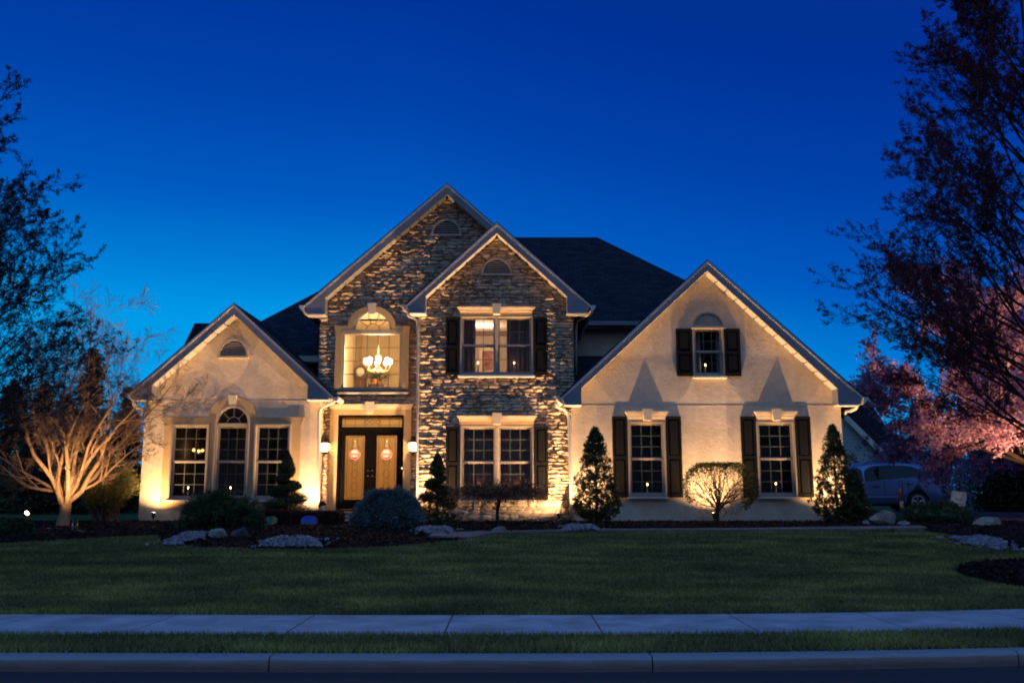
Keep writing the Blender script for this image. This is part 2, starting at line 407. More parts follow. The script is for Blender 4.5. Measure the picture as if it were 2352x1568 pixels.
def clip_holes(xa, xb, z, holes):
    segs = [(xa, xb)]
    for h in holes:
        r = h(z)
        if r is None: continue
        out = []
        for a, b in segs:
            if r[1] <= a or r[0] >= b: out.append((a, b)); continue
            if r[0] > a: out.append((a, r[0]))
            if r[1] < b: out.append((r[1], b))
        segs = out
    return segs
def rect_hole(x0, x1, z0, z1): return lambda z: (x0, x1) if z0 < z < z1 else None
def arch_hole(xc, zs, rx, rz): return lambda z: (xc - rx*math.sqrt(max(0, 1-((z-zs)/rz)**2)), xc + rx*math.sqrt(max(0, 1-((z-zs)/rz)**2))) if zs <= z < zs+rz else None

def stones(name, lim, z0, z1, Y, holes, seed, mat, parent, hr=(0.050, 0.120), wr=(0.13, 0.38), pr=(0.018, 0.082)):
    R = random.Random(seed); m = MB(); z = z0
    while z < z1:
        h = R.uniform(*hr)
        zm = z + h/2
        L = lim(zm)
        if L is None: z += h; continue
        for a, b in clip_holes(L[0], L[1], zm, holes):
            x = a
            while x < b - 0.02:
                w = R.uniform(*wr) * (1.0 if h > 0.07 else 1.15)
                xe = x + w
                if b - xe < 0.10: xe = b
                parts = [(z, z+h)]
                if h > 0.085 and R.random() < 0.25: parts = [(z, z+h*0.5), (z+h*0.5, z+h)]
                for za, zb in parts:
                    stone_one(m, R, x+0.004, xe-0.004, za+0.003, zb-0.003, Y, pr)
                x = xe
        z += h
    return m.build(name, mat, parent)
def stone_one(m, R, x0, x1, z0, z1, Y, pr):
    p = R.uniform(*pr); g = 0.010
    nx = 4; nz = 3
    vs = []
    tz = R.uniform(-0.5, 0.5); tx = R.uniform(-0.2, 0.2)
    wob0 = [R.uniform(-0.012, 0.012) for _ in range(nx+1)]; wob1 = [R.uniform(-0.012, 0.012) for _ in range(nx+1)]
    for j in range(nz+1):
        for i in range(nx+1):
            u = i/nx; v = j/nz
            x = x0 + (x1-x0)*u; za = z0 + wob0[i]; zb = z1 + wob1[i]; z = za + (zb-za)*v
            edge = (i in (0, nx)) or (j in (0, nz))
            if edge:
                d = p*R.uniform(0.3, 0.7)
                if j in (0, nz) and i in (0, nx):
                    d *= 0.5; x += (0.018 if i == 0 else -0.018); z += (0.012 if j == 0 else -0.012)
            else:
                d = p*(1+R.uniform(-0.15, 0.15)) + (v-0.5)*tz*(z1-z0) + (u-0.5)*tx*(x1-x0)*0.5
            vs.append((x, Y - max(0.004, d), z))
    n = len(vs)
    for j in range(nz+1):
        for i in range(nx+1):
            if i in (0, nx) or j in (0, nz):
                pass
    fs = []
    for j in range(nz):
        for i in range(nx):
            a = j*(nx+1)+i; fs.append((a, a+1, a+nx+2, a+nx+1))
    ring = [i for i in range(nx)] + [j*(nx+1)+nx for j in range(nz)] + [nz*(nx+1)+i for i in range(nx, 0, -1)] + [j*(nx+1) for j in range(nz, 0, -1)]
    base = len(vs)
    for r in ring: vs.append((vs[r][0], Y+0.01, vs[r][2]))
    k = len(ring)
    for i in range(k): fs.append((ring[i], base+i, base+(i+1)%k, ring[(i+1)%k]))
    m.add(vs, fs)

# ------------------------------------------------------------------ gables
def gable(Yw, apex, tipL, outL, inLb, inL, iapex, inR, inRb, outR, tipR, Yback, sides=(True, True), label=None):
    """roof slabs, rake boards, soffits and eave returns of one front gable. Returns the limits of its wall."""
    Yf = Yw - OH
    q = lambda p: XZ(p[0], p[1], Yf)
    A, TL, OL, ILb, IL, IA, IR, IRb, OR, TR = map(q, (apex, tipL, outL, inLb, inL, iapex, inR, inRb, outR, tipR))
    zr = (ILb[1] + IRb[1]) / 2
    OL = (OL[0], zr); ILb = (IL[0], zr); IRb = (IR[0], zr); OR = (OR[0], zr)
    t = 0.022
    rf = MB()
    rf.prism([TL, A, (A[0], A[1]+t*1.4), (TL[0]-0.05, TL[1]+t*0.6)], Yf-0.015, Yback)
    rf.prism([A, TR, (TR[0]+0.05, TR[1]+t*0.6), (A[0], A[1]+t*1.4)], Yf-0.015, Yback)
    R = rf.build('roof', M['roof'], house)
    fb = MB().prism([TL, OL, ILb, IL, IA, A], Yf-0.02, Yf+0.02)
    fb.prism([A, IA, IR, IRb, OR, TR], Yf-0.02, Yf+0.02)
    # raised drip edge along the top of the rake
    fb.build('fascia', M['fascia'], R); fb = MB()
    dz = 0.055
    fb.prism([(TL[0], TL[1]), (A[0], A[1]), (A[0], A[1]-dz*1.35), (TL[0]+0.02, TL[1]-dz*0.8)], Yf-0.035, Yf-0.021)
    fb.prism([(A[0], A[1]), (TR[0], TR[1]), (TR[0]-0.02, TR[1]-dz*0.8), (A[0], A[1]-dz*1.35)], Yf-0.035, Yf-0.021)
    fb.build('drip_edge', M['trim'], R)
    # sloped soffit panels with grooves, from the rake board back to the wall
    def slope_soffit(P, Q):
        m = MB(); L = math.hypot(Q[0]-P[0], Q[1]-P[1]); n = max(4, int(L/0.30))
        for i in range(n):
            a = i/n; b = (i+0.86)/n
            p0 = (P[0]+(Q[0]-P[0])*a, P[1]+(Q[1]-P[1])*a); p1 = (P[0]+(Q[0]-P[0])*b, P[1]+(Q[1]-P[1])*b)
            m.prism([p0, p1, (p1[0], p1[1]+0.03), (p0[0], p0[1]+0.03)], Yf+0.021, Yw+0.05)
        m.prism([(P[0], P[1]+0.031), (Q[0], Q[1]+0.031), (Q[0], Q[1]+0.05), (P[0], P[1]+0.05)], Yf+0.021, Yw+0.05)
        return m
    s = slope_soffit(IL, IA); s2 = slope_soffit(IR, IA); s.add(s2.v, s2.f)
    s.build('soffit', M['soffit'], R)
    # eave returns and gutters running back along the sides
    for side, T, O, Ib, I in ((0, TL, OL, ILb, IL), (1, TR, OR, IRb, IR)):
        e = MB()
        Yb2 = Yback if sides[side] else Yw+0.1
        e.prism([T, O, Ib, I] if side == 0 else [I, Ib, O, T], Yf+0.022, Yw-0.001)
        e.prism([T, O, (Ib[0]+(O[0]-Ib[0])*0.3, zr), (Ib[0]+(T[0]-Ib[0])*0.3, zr+0.05)] if side == 0 else [(Ib[0]+(O[0]-Ib[0])*0.3, zr), O, T, (Ib[0]+(T[0]-Ib[0])*0.3, zr+0.05)], Yw-0.001, Yb2)
        e.build('eave_return', M['fascia'], R)
    for side, T, s_, O, Ib in ((0, TL, -1, OL, ILb), (1, TR, 1, OR, IRb)):
        g = MB()
        Yb2 = Yback if sides[side] else Yw+0.3
        prof = [(T[0], T[1]-0.005), (T[0]+s_*0.11, T[1]+0.0), (T[0]+s_*0.115, T[1]-0.05), (T[0]+s_*0.06, T[1]-0.115), (T[0]-s_*0.02, zr-0.012 if abs(zr-T[1]) < 0.3 else T[1]-0.12)]
        if s_ > 0: prof = prof[::-1]
        g.prism(prof, Yf-0.06, Yb2)
        g.box(min(O[0], Ib[0])-0.01, max(O[0], Ib[0]), Yf-0.04, Yw-0.003, zr-0.03, zr-0.001)
        g.build('gutter', M['trim'], R)
    def lim_factory(xl, xr):
        def lim(z):
            if z < zr + 0.02: return (xl, xr)
            if z > IA[1] + 0.02: return None
            a, b = xl, xr
            if z > IL[1]: a = IL[0] + (IA[0]-IL[0])*(z-IL[1])/(IA[1]-IL[1])
            else: a = IL[0]
            if z > IR[1]: b = IR[0] + (IA[0]-IR[0])*(z-IR[1])/(IA[1]-IR[1])
            else: b = IR[0]
            return (a-0.02, b+0.02) if b > a else None
        return lim
    def outline(xl, xr, zb):
        u = 0.02
        return [(xl, zb), (xr, zb), (xr, zr+0.02), (IR[0]+0.01, zr+0.02), (IR[0]+0.01, IR[1]+u), (IA[0], IA[1]+u), (IL[0]-0.01, IL[1]+u), (IL[0]-0.01, zr+0.02), (xl, zr+0.02)]
    return dict(roof=R, zr=zr, lim=lim_factory, outline=outline, A=A, TL=TL, TR=TR)

YK = 29.0
gl = gable(YL, (537,698), (300,903), (302,917), (350,917), (350,884), (539,722), (707,884), (707,915), (756,915), (768,912), 26.75, (True, False))
gr_ = gable(YR, (1625,598), (1290,912), (1297,928), (1335,928), (1335,892), (1624,622), (1923,892), (1923,928), (1975,928), (1982,912), 27.5, (False, True))
gt = gable(YE, (1027,423), (699,702), (706,722), (748,722), (748,684), (1027,446), (1300,684), (1300,720), (1345,720), (1350,708), 29.0, (True, False))
gb = gable(YB, (1141,512), (934,700), (942,718), (978,718), (978,680), (1141,536), (1302,680), (1302,718), (1348,718), (1357,702), 27.0, (False, True))

# wall edges
XL0, XL1 = XZ(326, 1060, YL)[0], XZ(730, 1060, YL)[0]
XR0, XR1 = XZ(1315, 1060, YR)[0], XZ(1938, 1060, YR)[0]
XE0, XE1 = XZ(731, 850, YE)[0], XZ(1317, 850, YE)[0]
XB0, XB1 = XZ(963, 900, YB)[0], XZ(1319, 900, YB)[0]

# ------------------------------------------------------------------ windows
def frame_ring(m, x0, x1, z0, z1, w, y0, y1):
    m.prism([(x0,z0),(x1,z0),(x1,z1),(x0,z1)], y0, y1, [[(x0+w,z0+w),(x1-w,z0+w),(x1-w,z1-w),(x0+w,z1-w)]])
def curtain_mesh(x0, x1, z0, z1, Y, seed, amp=0.035, wl=0.11, tie=0.0):
    n = max(8, int((x1-x0)/0.018)); R = random.Random(seed); ph = R.uniform(0, 6)
    V = []; Fc = []
    rows = 8
    for j in range(rows+1):
        v = j/rows; z = z1 + (z0-z1)*v
        for i in range(n+1):
            u = i/n
            x = x0 + (x1-x0)*u
            y = Y + amp*math.sin(2*math.pi*(x-x0)/wl + ph + 0.8*math.sin(3*u+v)) * (0.6+0.4*v)
            V.append((x, y, z))
    for j in range(rows):
        for i in range(n):
            a = j*(n+1)+i; Fc.append((a, a+n+1, a+n+2, a+1))
    return V, Fc
def sash_unit(w, x0, x1, z0, z1, Y, mx, mz, split=True, fw=0.045, arch_top=None):
    """sashes with muntins as one part, pane as another"""
    m = MB(); mu = MB()
    zm = (z0+z1)/2
    if split:
        frame_ring(m, x0, x1, zm-0.012, z1, fw, Y+0.03, Y+0.055)
        frame_ring(m, x0, x1, z0, zm+0.012, fw, Y+0.06, Y+0.085)
        m.cbox(x0+fw, x1-fw, Y+0.02, Y+0.05, zm-0.02, zm+0.018, 0.004)
        halves = [(zm+0.03, z1-fw, Y+0.040), (z0+fw, zm-0.03, Y+0.070)]
    else:
        frame_ring(m, x0, x1, z0, z1, fw, Y+0.04, Y+0.07)
        halves = [(z0+fw, z1-fw, Y+0.048)]
    for a, b, yy in halves:
        for i in range(1, mx):
            x = x0+fw + (x1-x0-2*fw)*i/mx
            mu.box(x-0.008, x+0.008, yy+0.001, yy+0.010, a, b)
        for j in range(1, mz):
            z = a + (b-a)*j/mz
            mu.box(x0+fw, x1-fw, yy+0.002, yy+0.009, z-0.008, z+0.008)
    m.build('sash', M['frame'], w); mu.build('muntin', M['muntin'], w)
    g = MB()
    for a, b, yy in halves:
        g.box(x0+fw*0.7, x1-fw*0.7, yy+0.012, yy+0.016, a-fw*0.3, b+fw*0.3)
    g.build('pane', M['glass'], w)
def panel_shutter(w, x0, x1, z0, z1, Y, label=None, two=True):
    m = MB()
    yb, yf = Y-0.012, Y-0.055
    m.box(x0, x1, yb-0.010, yb, z0, z1)
    zm = z0 + (z1-z0)*0.49
    st = 0.05
    m.prism([(x0,z0),(x1,z0),(x1,z1),(x0,z1)], yf, yb-0.011,
            [[(x0+st,z0+0.09),(x1-st,z0+0.09),(x1-st,zm-0.04),(x0+st,zm-0.04)], [(x0+st,zm+0.04),(x1-st,zm+0.04),(x1-st,z1-0.07),(x0+st,z1-0.07)]])
    for a, b in ((z0+0.09, zm-0.04), (zm+0.04, z1-0.07)):
        m.cbox(x0+st+0.018, x1-st-0.018, yf+0.006, yb-0.009, a+0.018, b-0.018, 0.018)
    m.build('shutter', M['shutter'], w)
def header(w, x0, x1, z0, z1, Y, key, mat=None):
    """flared cornice head with keystone; key = (kx0,kx1,kz0,kz1)"""
    m = MB(); mt = mat or M['header']
    h = z1-z0
    m.prism([(x0+0.06, z0), (x1-0.06, z0), (x1-0.03, z0+h*0.5), (x0+0.03, z0+h*0.5)], Y-0.09, Y-0.001)
    m.prism([(x0+0.03, z0+h*0.5), (x1-0.03, z0+h*0.5), (x1, z1-h*0.2), (x0, z1-h*0.2)], Y-0.125, Y-0.001)
    m.box(x0-0.005, x1+0.005, Y-0.145, Y-0.001, z1-h*0.2, z1)
    w_ = m.build('header', mt, w)
    k = key; d = (k[1]-k[0])*0.14
    MB().prism([(k[0]+d, k[2]), (k[1]-d, k[2]), (k[1], k[3]), (k[0], k[3])], Y-0.18, Y-0.151).prism([(k[0]+d, k[2]), (k[1]-d, k[2]), (k[1]-d*0.5, (k[2]+k[3])/2), (k[0]+d*0.5, (k[2]+k[3])/2)], Y-0.150, Y-0.004).build('keystone', mt, w)
WINS = []
def window(px0, py0, px1, py1, Y, units, mx=3, mz=3, name='window', label=None, split=True, casing=0.05, sill=True, glassx=None):
    x0, x1, z0, z1 = RECT(px0, py0, px1, py1, Y)
    m = MB()
    frame_ring(m, x0, x1, z0, z1, casing, Y-0.045, Y+0.10)
    frame_ring(m, x0+0.012, x1-0.012, z0+0.012, z1-0.012, casing*0.5, Y-0.058, Y-0.046)
    w = m.build(name, M['frame'], house)
    if label: w['label'] = label
    n = units; gap = 0.07
    ux = (x1-x0-2*casing-(n-1)*gap)/n
    for i in range(n):
        a = x0+casing+i*(ux+gap)
        sash_unit(w, a, a+ux, z0+casing, z1-casing, Y, mx, mz, split)
        if i: MB().cbox(a-gap, a, Y-0.05, Y+0.09, z0+casing, z1-casing, 0.01).build('mullion', M['frame'], w)
    if sill: MB().cbox(x0-0.03, x1+0.03, Y-0.11, Y-0.001, z0-0.055, z0-0.004, 0.008).build('sill', M['trim'], w)
    WINS.append((x0, x1, z0, z1))
    return w, (x0, x1, z0, z1)

hole = lambda r, e=0.015: [(r[0]+e, r[2]+e), (r[1]-e, r[2]+e), (r[1]-e, r[3]-e), (r[0]+e, r[3]-e)]
# --- right wing windows
def K(px0, py0, px1, py1, Y): return RECT(px0, py0, px1, py1, Y)
wr1, rr1 = window(1442, 967, 1530, 1140, YR, 1)
wr2, rr2 = window(1738, 967, 1828, 1140, YR, 1)
for w, hx0, hx1, kx0, kx1, sh in ((wr1, 1435, 1533, 1474, 1497, ((1407, 1441), (1531, 1566))), (wr2, 1731, 1828, 1769, 1791, ((1703, 1737), (1829, 1864)))):
    h = K(hx0, 945, hx1, 959, YR); k = K(kx0, 940, kx1, 966, YR)
    header(w, h[0], h[1], h[2], h[3], YR, (k[0], k[1], k[2], k[3]))
    f = K(hx0+6, 959, hx1-6, 967, YR); MB().box(f[0], f[1], YR-0.05, YR-0.001, f[2]+0.003, f[3]-0.002).build('frieze', M['header'], w)
    for a, b in sh:
        s_ = K(a, 956, b, 1142, YR); panel_shutter(w, s_[0], s_[1], s_[2], s_[3], YR)
wr3, rr3 = window(1590, 752, 1663, 864, YR, 1, 3, 2)
for a, b in ((1553, 1589), (1664, 1700)):
    s_ = K(a, 755, b, 864, YR); panel_shutter(wr3, s_[0], s_[1], s_[2], s_[3], YR)
s_ = K(1588, 717, 1661, 751, YR)
xc = (s_[0]+s_[1])/2; rx = (s_[1]-s_[0])/2; zs = s_[2]; rz = s_[3]-s_[2]
m = MB().prism(arch(xc, zs, rx, rz, zs), YR-0.07, YR-0.001, [arch(xc, zs+0.025, rx-0.05, rz-0.075, zs+0.025)])
m.box(xc-rx-0.02, xc+rx+0.02, YR-0.10, YR-0.001, zs-0.045, zs-0.004)
fan = m.build('fanlight', M['frame'], house); fan['label'] = 'half round sunburst panel over the upstairs gable window'
m = MB(); n = 13
for i in range(n):
    t0 = math.pi*i/n; t1 = math.pi*(i+0.82)/n
    p = lambda r, t: (xc+(rx-0.05)*r*math.cos(t), zs+0.026+(rz-0.075)*r*math.sin(t))
    m.prism([p(0.12, t0), p(0.98, t0), p(0.98, t1), p(0.12, t1)], YR-0.035, YR-0.003)
m.build('sunburst_rib', M['vent'], fan)
# --- bay windows
wb1, rb1 = window(1056, 725, 1225, 862, YB-0.05, 2, 3, 2)
wb2, rb2 = window(1056, 976, 1227, 1147, YB-0.05, 2, 3, 3)
for w, (hx0, hy0, hx1, hy1), (kx0, ky0, kx1, ky1), fr, sh, (sy0, sy1) in (
        (wb1, (1051, 706, 1228, 717), (1130, 700, 1151, 724), (717, 725), ((1024, 1055), (1226, 1257)), (730, 862)),
        (wb2, (1050, 955, 1232, 966), (1131, 949, 1153, 975), (966, 976), ((1024, 1055), (1228, 1259)), (979, 1147))):
    Yb = YB-0.05
    h = K(hx0, hy0, hx1, hy1, Yb); k = K(kx0, ky0, kx1, ky1, Yb)
    header(w, h[0], h[1], h[2], h[3], Yb, k)
    f = K(hx0+5, fr[0], hx1-5, fr[1], Yb); MB().box(f[0], f[1], Yb-0.055, Yb+0.04, f[2]+0.003, f[3]-0.002).build('frieze', M['casing'], w)
    for a, b in sh:
        s_ = K(a, sy0, b, sy1, Yb); panel_shutter(w, s_[0], s_[1], s_[2], s_[3], Yb-0.02)

# --- left wing triple window
LY = YL-0.03
wl = []
w1, r1 = window(390, 973, 479, 1147, LY, 1, 3, 3); w3, r3 = window(582, 973, 667, 1147, LY, 1, 3, 3)
r2 = K(491, 980, 571, 1147, LY)
x0, x1, z0, z1 = r2
xc2 = (x0+x1)/2; rx2 = (x1-x0)/2; zs2 = XZ(531, 972, LY)[1]; rz2 = XZ(531, 930.5, LY)[1]-zs2
m = MB().prism(arch(xc2, zs2, rx2, rz2, z0), LY-0.05, LY+0.10, [arch(xc2, zs2, rx2-0.06, rz2-0.06, zs2), [(x0+0.06, z0+0.05), (x1-0.06, z0+0.05), (x1-0.06, zs2-0.07), (x0+0.06, zs2-0.07)]])
m.prism(arch(xc2, zs2, rx2-0.012, rz2-0.012, z0+0.012), LY-0.064, LY-0.051, [arch(xc2, zs2, rx2-0.035, rz2-0.035, z0+0.035)])
w2 = m.build('window', M['frame'], house); w2['label'] = 'tall round-topped window in the middle of the left wing'
sash_unit(w2, x0+0.06, x1-0.06, z0+0.05, zs2-0.07, LY, 3, 3)
m = MB()
for t in (45, 90, 135):
    c, s = math.cos(rad(t)), math.sin(rad(t)); px_, pz_ = -s*0.009, c*0.009
    R1, R2 = 0.16, rx2-0.05
    m.prism([(xc2+R1*c-px_, zs2+R1*s-pz_), (xc2+R2*c-px_, zs2+(rz2-0.05)*s-pz_), (xc2+R2*c+px_, zs2+(rz2-0.05)*s+pz_), (xc2+R1*c+px_, zs2+R1*s+pz_)], LY+0.03, LY+0.042)
m.prism(arch(xc2, zs2, 0.17, 0.17, zs2), LY+0.029, LY+0.043, [arch(xc2, zs2+0.001, 0.15, 0.15, zs2+0.001)])
m.build('fan_muntin', M['frame'], w2)
MB().prism(arch(xc2, zs2, rx2-0.05, rz2-0.05, zs2), LY+0.045, LY+0.049).build('pane', M['glass'], w2)
MB().cbox(x0-0.03, x1+0.03, LY-0.11, LY-0.001, z0-0.055, z0-0.004, 0.008).build('sill', M['trim'], w2)
# casing around the three
c = K(373, 958, 691, 1165, YL)
ca = K(482, 911, 589, 958, YL); cxa = (ca[0]+ca[1])/2; crx = (ca[1]-ca[0])/2; crz = ca[3]-ca[2]
tilt = 0.06
out = [(c[0]+0.02, c[2]), (c[1]-0.02, c[2]), (c[1]-0.02, c[3]-0.22), (c[1]+tilt, c[3]), (cxa+crx, c[3])] + [(cxa+crx*math.cos(math.pi*i/20), c[3]+crz*math.sin(math.pi*i/20)) for i in range(1, 20)] + [(cxa-crx, c[3]), (c[0]-tilt, c[3]), (c[0]+0.02, c[3]-0.22)]
holesL = [hole(r1, 0.02), hole(r3, 0.02), arch(xc2, zs2, rx2-0.02, rz2-0.02, z0+0.02)]
casL = MB().prism(out, YL-0.048, YL-0.001, holesL).build('window_casing', M['casing'], house)
kk = K(526, 908, 546, 931, YL)
MB().prism([(kk[0]+0.03, kk[2]), (kk[1]-0.03, kk[2]), (kk[1], kk[3]), (kk[0], kk[3])], YL-0.09, YL-0.049).build('keystone', M['header'], casL)

# --- entry: arched foyer window
wu = K(785, 761, 924, 896, YE-0.03)
ux0, ux1, uz0, uz1 = wu
uc = XZ(856.5, 760, YE)[0]; ua = K(820, 722, 893, 760, YE-0.03)
arx = (ua[1]-ua[0])/2+0.05; arz = ua[3]-ua[2]+0.05
EY = YE-0.03
m = MB().prism([(ux0,uz0),(ux1,uz0),(ux1,uz1),(ux0,uz1)], EY-0.05, EY+0.10, [[(ux0+0.07,uz0+0.07),(ux1-0.07,uz0+0.07),(ux1-0.07,uz1-0.075),(ux0+0.07,uz1-0.075)]])
m.prism(arch(uc, uz1+0.002, arx+0.06, arz+0.06, uz1+0.002), EY-0.05, EY+0.10, [arch(uc, uz1+0.03, arx-0.01, arz-0.03, uz1+0.03)])
m.box(ux0-0.01, ux1+0.01, EY-0.085, EY-0.051, uz1-0.05, uz1+0.03)
m.prism(arch(uc, uz1+0.03, arx+0.045, arz+0.02, uz1+0.03), EY-0.07, EY-0.051, [arch(uc, uz1+0.031, arx+0.01, arz-0.012, uz1+0.031)])
wU = m.build('window', M['frame'], house); wU['label'] = 'large lit foyer window with half round top above the front door'
m = MB()
for i in range(1, 5):
    x = ux0+0.07+(ux1-ux0-0.14)*i/5; m.box(x-0.008, x+0.008, EY+0.03, EY+0.042, uz0+0.07, uz1-0.075)
for j in range(1, 4):
    z = uz0+0.07+(uz1-uz0-0.145)*j/4; m.box(ux0+0.07, ux1-0.07, EY+0.031, EY+0.041, z-0.008, z+0.008)
for t in (36, 72, 108, 144):
    c_, s__ = math.cos(rad(t)), math.sin(rad(t)); a_, b_ = -s__*0.008, c_*0.008; R1 = 0.17
    m.prism([(uc+R1*c_-a_, uz1+0.03+R1*s__-b_), (uc+arx*c_-a_, uz1+0.03+(arz-0.02)*s__-b_), (uc+arx*c_+a_, uz1+0.03+(arz-0.02)*s__+b_), (uc+R1*c_+a_, uz1+0.03+R1*s__+b_)], EY+0.03, EY+0.042)
m.prism(arch(uc, uz1+0.03, 0.18, 0.18, uz1+0.03), EY+0.029, EY+0.043, [arch(uc, uz1+0.031, 0.164, 0.164, uz1+0.031)])
m.build('muntin', surf('foyer_grille', (0.16, 0.11, 0.07), 0.6), wU)
g = MB().box(ux0+0.05, ux1-0.05, EY+0.045, EY+0.049, uz0+0.05, uz1-0.05); g.prism(arch(uc, uz1+0.02, arx, arz, uz1+0.02), EY+0.045, EY+0.049)
g.build('pane', M['glass'], wU)
MB().cbox(XZ(776, 903, YE)[0], XZ(940, 903, YE)[0], YE-0.14, YE-0.001, uz0-0.10, uz0-0.045, 0.01).build('sill', M['trim'], wU)
# its tan surround
c = K(771, 750, 940, 897, YE); a_ = K(801, 705, 910, 750, YE)
cxa = (a_[0]+a_[1])/2; crx = (a_[1]-a_[0])/2; crz = a_[3]-c[3]
out = [(c[0], c[2]), (c[1], c[2]), (c[1], c[3]-0.25), (c[1]+0.03, c[3]), (cxa+crx, c[3])] + [(cxa+crx*math.cos(math.pi*i/24), c[3]+crz*math.sin(math.pi*i/24)) for i in range(1, 24)] + [(cxa-crx, c[3]), (c[0]-0.03, c[3]), (c[0], c[3]-0.25)]
hU = [(ux0+0.02, uz0+0.02), (ux1-0.02, uz0+0.02), (ux1-0.02, uz1-0.001), (uc+arx+0.04, uz1-0.001)] + [(uc+(arx+0.04)*math.cos(math.pi*i/20), uz1+(arz+0.03)*math.sin(math.pi*i/20)) for i in range(1, 20)] + [(uc-arx-0.04, uz1-0.001), (ux0+0.02, uz1-0.001)]
casU = MB().prism(out, YE-0.11, YE-0.001, [hU]).build('window_casing', M['casing'], house)
kk = K(846, 699, 866, 724, YE)
MB().prism([(kk[0]+0.03, kk[2]), (kk[1]-0.03, kk[2]), (kk[1], kk[3]), (kk[0], kk[3])], YE-0.17, YE-0.111).build('keystone', M['header'], casU)
# --- entry door and surround
d = K(774, 952, 928, 1172, YE); dx0, dx1, dz0, dz1 = d
c = K(757, 940, 944, 1174, YE)
sur = MB().prism([(c[0], c[2]), (dx0+0.01, c[2]), (dx0+0.01, dz1-0.01), (dx1-0.01, dz1-0.01), (dx1-0.01, c[2]), (c[1], c[2]), (c[1], c[3]), (c[0], c[3])], YE-0.09, YE-0.001)
surr = sur.build('door_surround', M['casing'], house)
h = K(756, 929, 950, 940, YE); k = K(841, 924, 862, 950, YE)
header(surr, h[0], h[1], h[2], h[3], YE-0.04, k)
m = MB().prism([(dx0,dz0),(dx1,dz0),(dx1,dz1),(dx0,dz1)], YE-0.05, YE+0.10,
    [[(dx0+0.10, dz1-0.31), (dx1-0.06, dz1-0.31), (dx1-0.06, dz1-0.06), (dx0+0.10, dz1-0.06)], [(dx0+0.06, dz0+0.03), (dx1-0.06, dz0+0.03), (dx1-0.06, dz1-0.37), (dx0+0.06, dz1-0.37)]])
door = m.build('front_door', M['door'], house); door['label'] = 'dark double front door with leaded glass and transom'
MB().box(dx0+0.09, dx1-0.05, YE+0.02, YE+0.026, dz1-0.32, dz1-0.05).build('transom_glass', M['leaded'], door)
m = MB()  # lead cames in the transom
tx0, tx1, tz0, tz1 = dx0+0.10, dx1-0.06, dz1-0.31, dz1-0.06
for z in (tz0+0.05, tz1-0.05): m.box(tx0, tx1, YE+0.012, YE+0.018, z-0.004, z+0.004)
for x in [tx0+(tx1-tx0)*i/8 for i in (0.4, 1.7, 3, 5, 6.3, 7.6)]: m.box(x-0.004, x+0.004, YE+0.0125, YE+0.0175, tz0, tz1)
zc = (tz0+tz1)/2; xm = (tx0+tx1)/2
for dx in (-0.14, 0, 0.14):
    m.prism([(xm+dx-0.07, zc), (xm+dx, zc-0.06), (xm+dx+0.07, zc), (xm+dx, zc+0.06)], YE+0.0115, YE+0.0185, [[(xm+dx-0.055, zc), (xm+dx, zc-0.047), (xm+dx+0.055, zc), (xm+dx, zc+0.047)]])
m.build('came', M['metal_dark'], door)
lx0, lx1 = dx0+0.06, dx1-0.06; mid = (lx0+lx1)/2
for side, (a, b) in enumerate(((lx0+0.005, mid-0.006), (mid+0.006, lx1-0.005))):
    gg = K((792, 864)[side], 999, (837, 911)[side], 1147, YE)
    lf = MB().prism([(a, dz0+0.035), (b, dz0+0.035), (b, dz1-0.375), (a, dz1-0.375)], YE, YE+0.045, [[(gg[0], gg[2]), (gg[1], gg[2]), (gg[1], gg[3]), (gg[0], gg[3])]])
    frame_ring(lf, gg[0]-0.02, gg[1]+0.02, gg[2]-0.02, gg[3]+0.02, 0.025, YE-0.014, YE-0.001)
    if side == 0: lf.box(b-0.02, b+0.03, YE-0.02, YE-0.002, dz0+0.04, dz1-0.38)
    lfo = MB(); lfo.v, lfo.f = lf.v, lf.f
    lfo.build('door_leaf', M['door'], door)
    MB().box(gg[0]-0.01, gg[1]+0.01, YE+0.02, YE+0.025, gg[2]-0.01, gg[3]+0.01).build('door_glass', M['leaded'], door)
    m = MB(); gx = (gg[0]+gg[1])/2; gzc = (gg[2]+gg[3])/2
    frame_ring(m, gg[0]+0.045, gg[1]-0.045, gg[2]+0.045, gg[3]-0.045, 0.007, YE+0.010, YE+0.018)
    for dx in (-0.06, 0.06): m.box(gx+dx-0.003, gx+dx+0.003, YE+0.011, YE+0.017, gg[2], gg[3])
    for f_ in (0.2, 0.4, 0.6, 0.8):
        z = gg[2]+(gg[3]-gg[2])*f_
        m.prism([(gx-0.10, z), (gx, z-0.13), (gx+0.10, z), (gx, z+0.13)], YE+0.0095, YE+0.0185, [[(gx-0.092, z), (gx, z-0.12), (gx+0.092, z), (gx, z+0.12)]])
    m.build('came', M['metal_dark'], door)
    hx = b-0.045 if side == 0 else a+0.045
    for nm_, z in (('door_lock', XZ(850, 1080, YE)[1]), ('door_handle', XZ(850, 1092, YE)[1])):
        hm = MB()
        m2 = MB().lathe((0,0,0), [(0.004,0),(0.022,0.005),(0.022,0.012),(0.01,0.02),(0.024,0.04),(0.026,0.055),(0.01,0.065)], 12)
        hm.add([(v[0]+hx, YE-0.002-v[2], v[1]+z) for v in m2.v], [tuple(reversed(f)) for f in m2.f])
        hm.build(nm_, M['metal_dark'], door, True)
bx, bz = XZ(924.5, 1075, YE)
MB().box(bx-0.02, bx+0.02, YE-0.105, YE-0.091, bz-0.05, bz+0.05).build('doorbell', M['metal_dark'], surr)
MB().ball((bx, YE-0.107, bz), 0.014, 8, 6).build('doorbell_button', emit('doorbell_glow', (1, 0.75, 0.5), 6), surr)

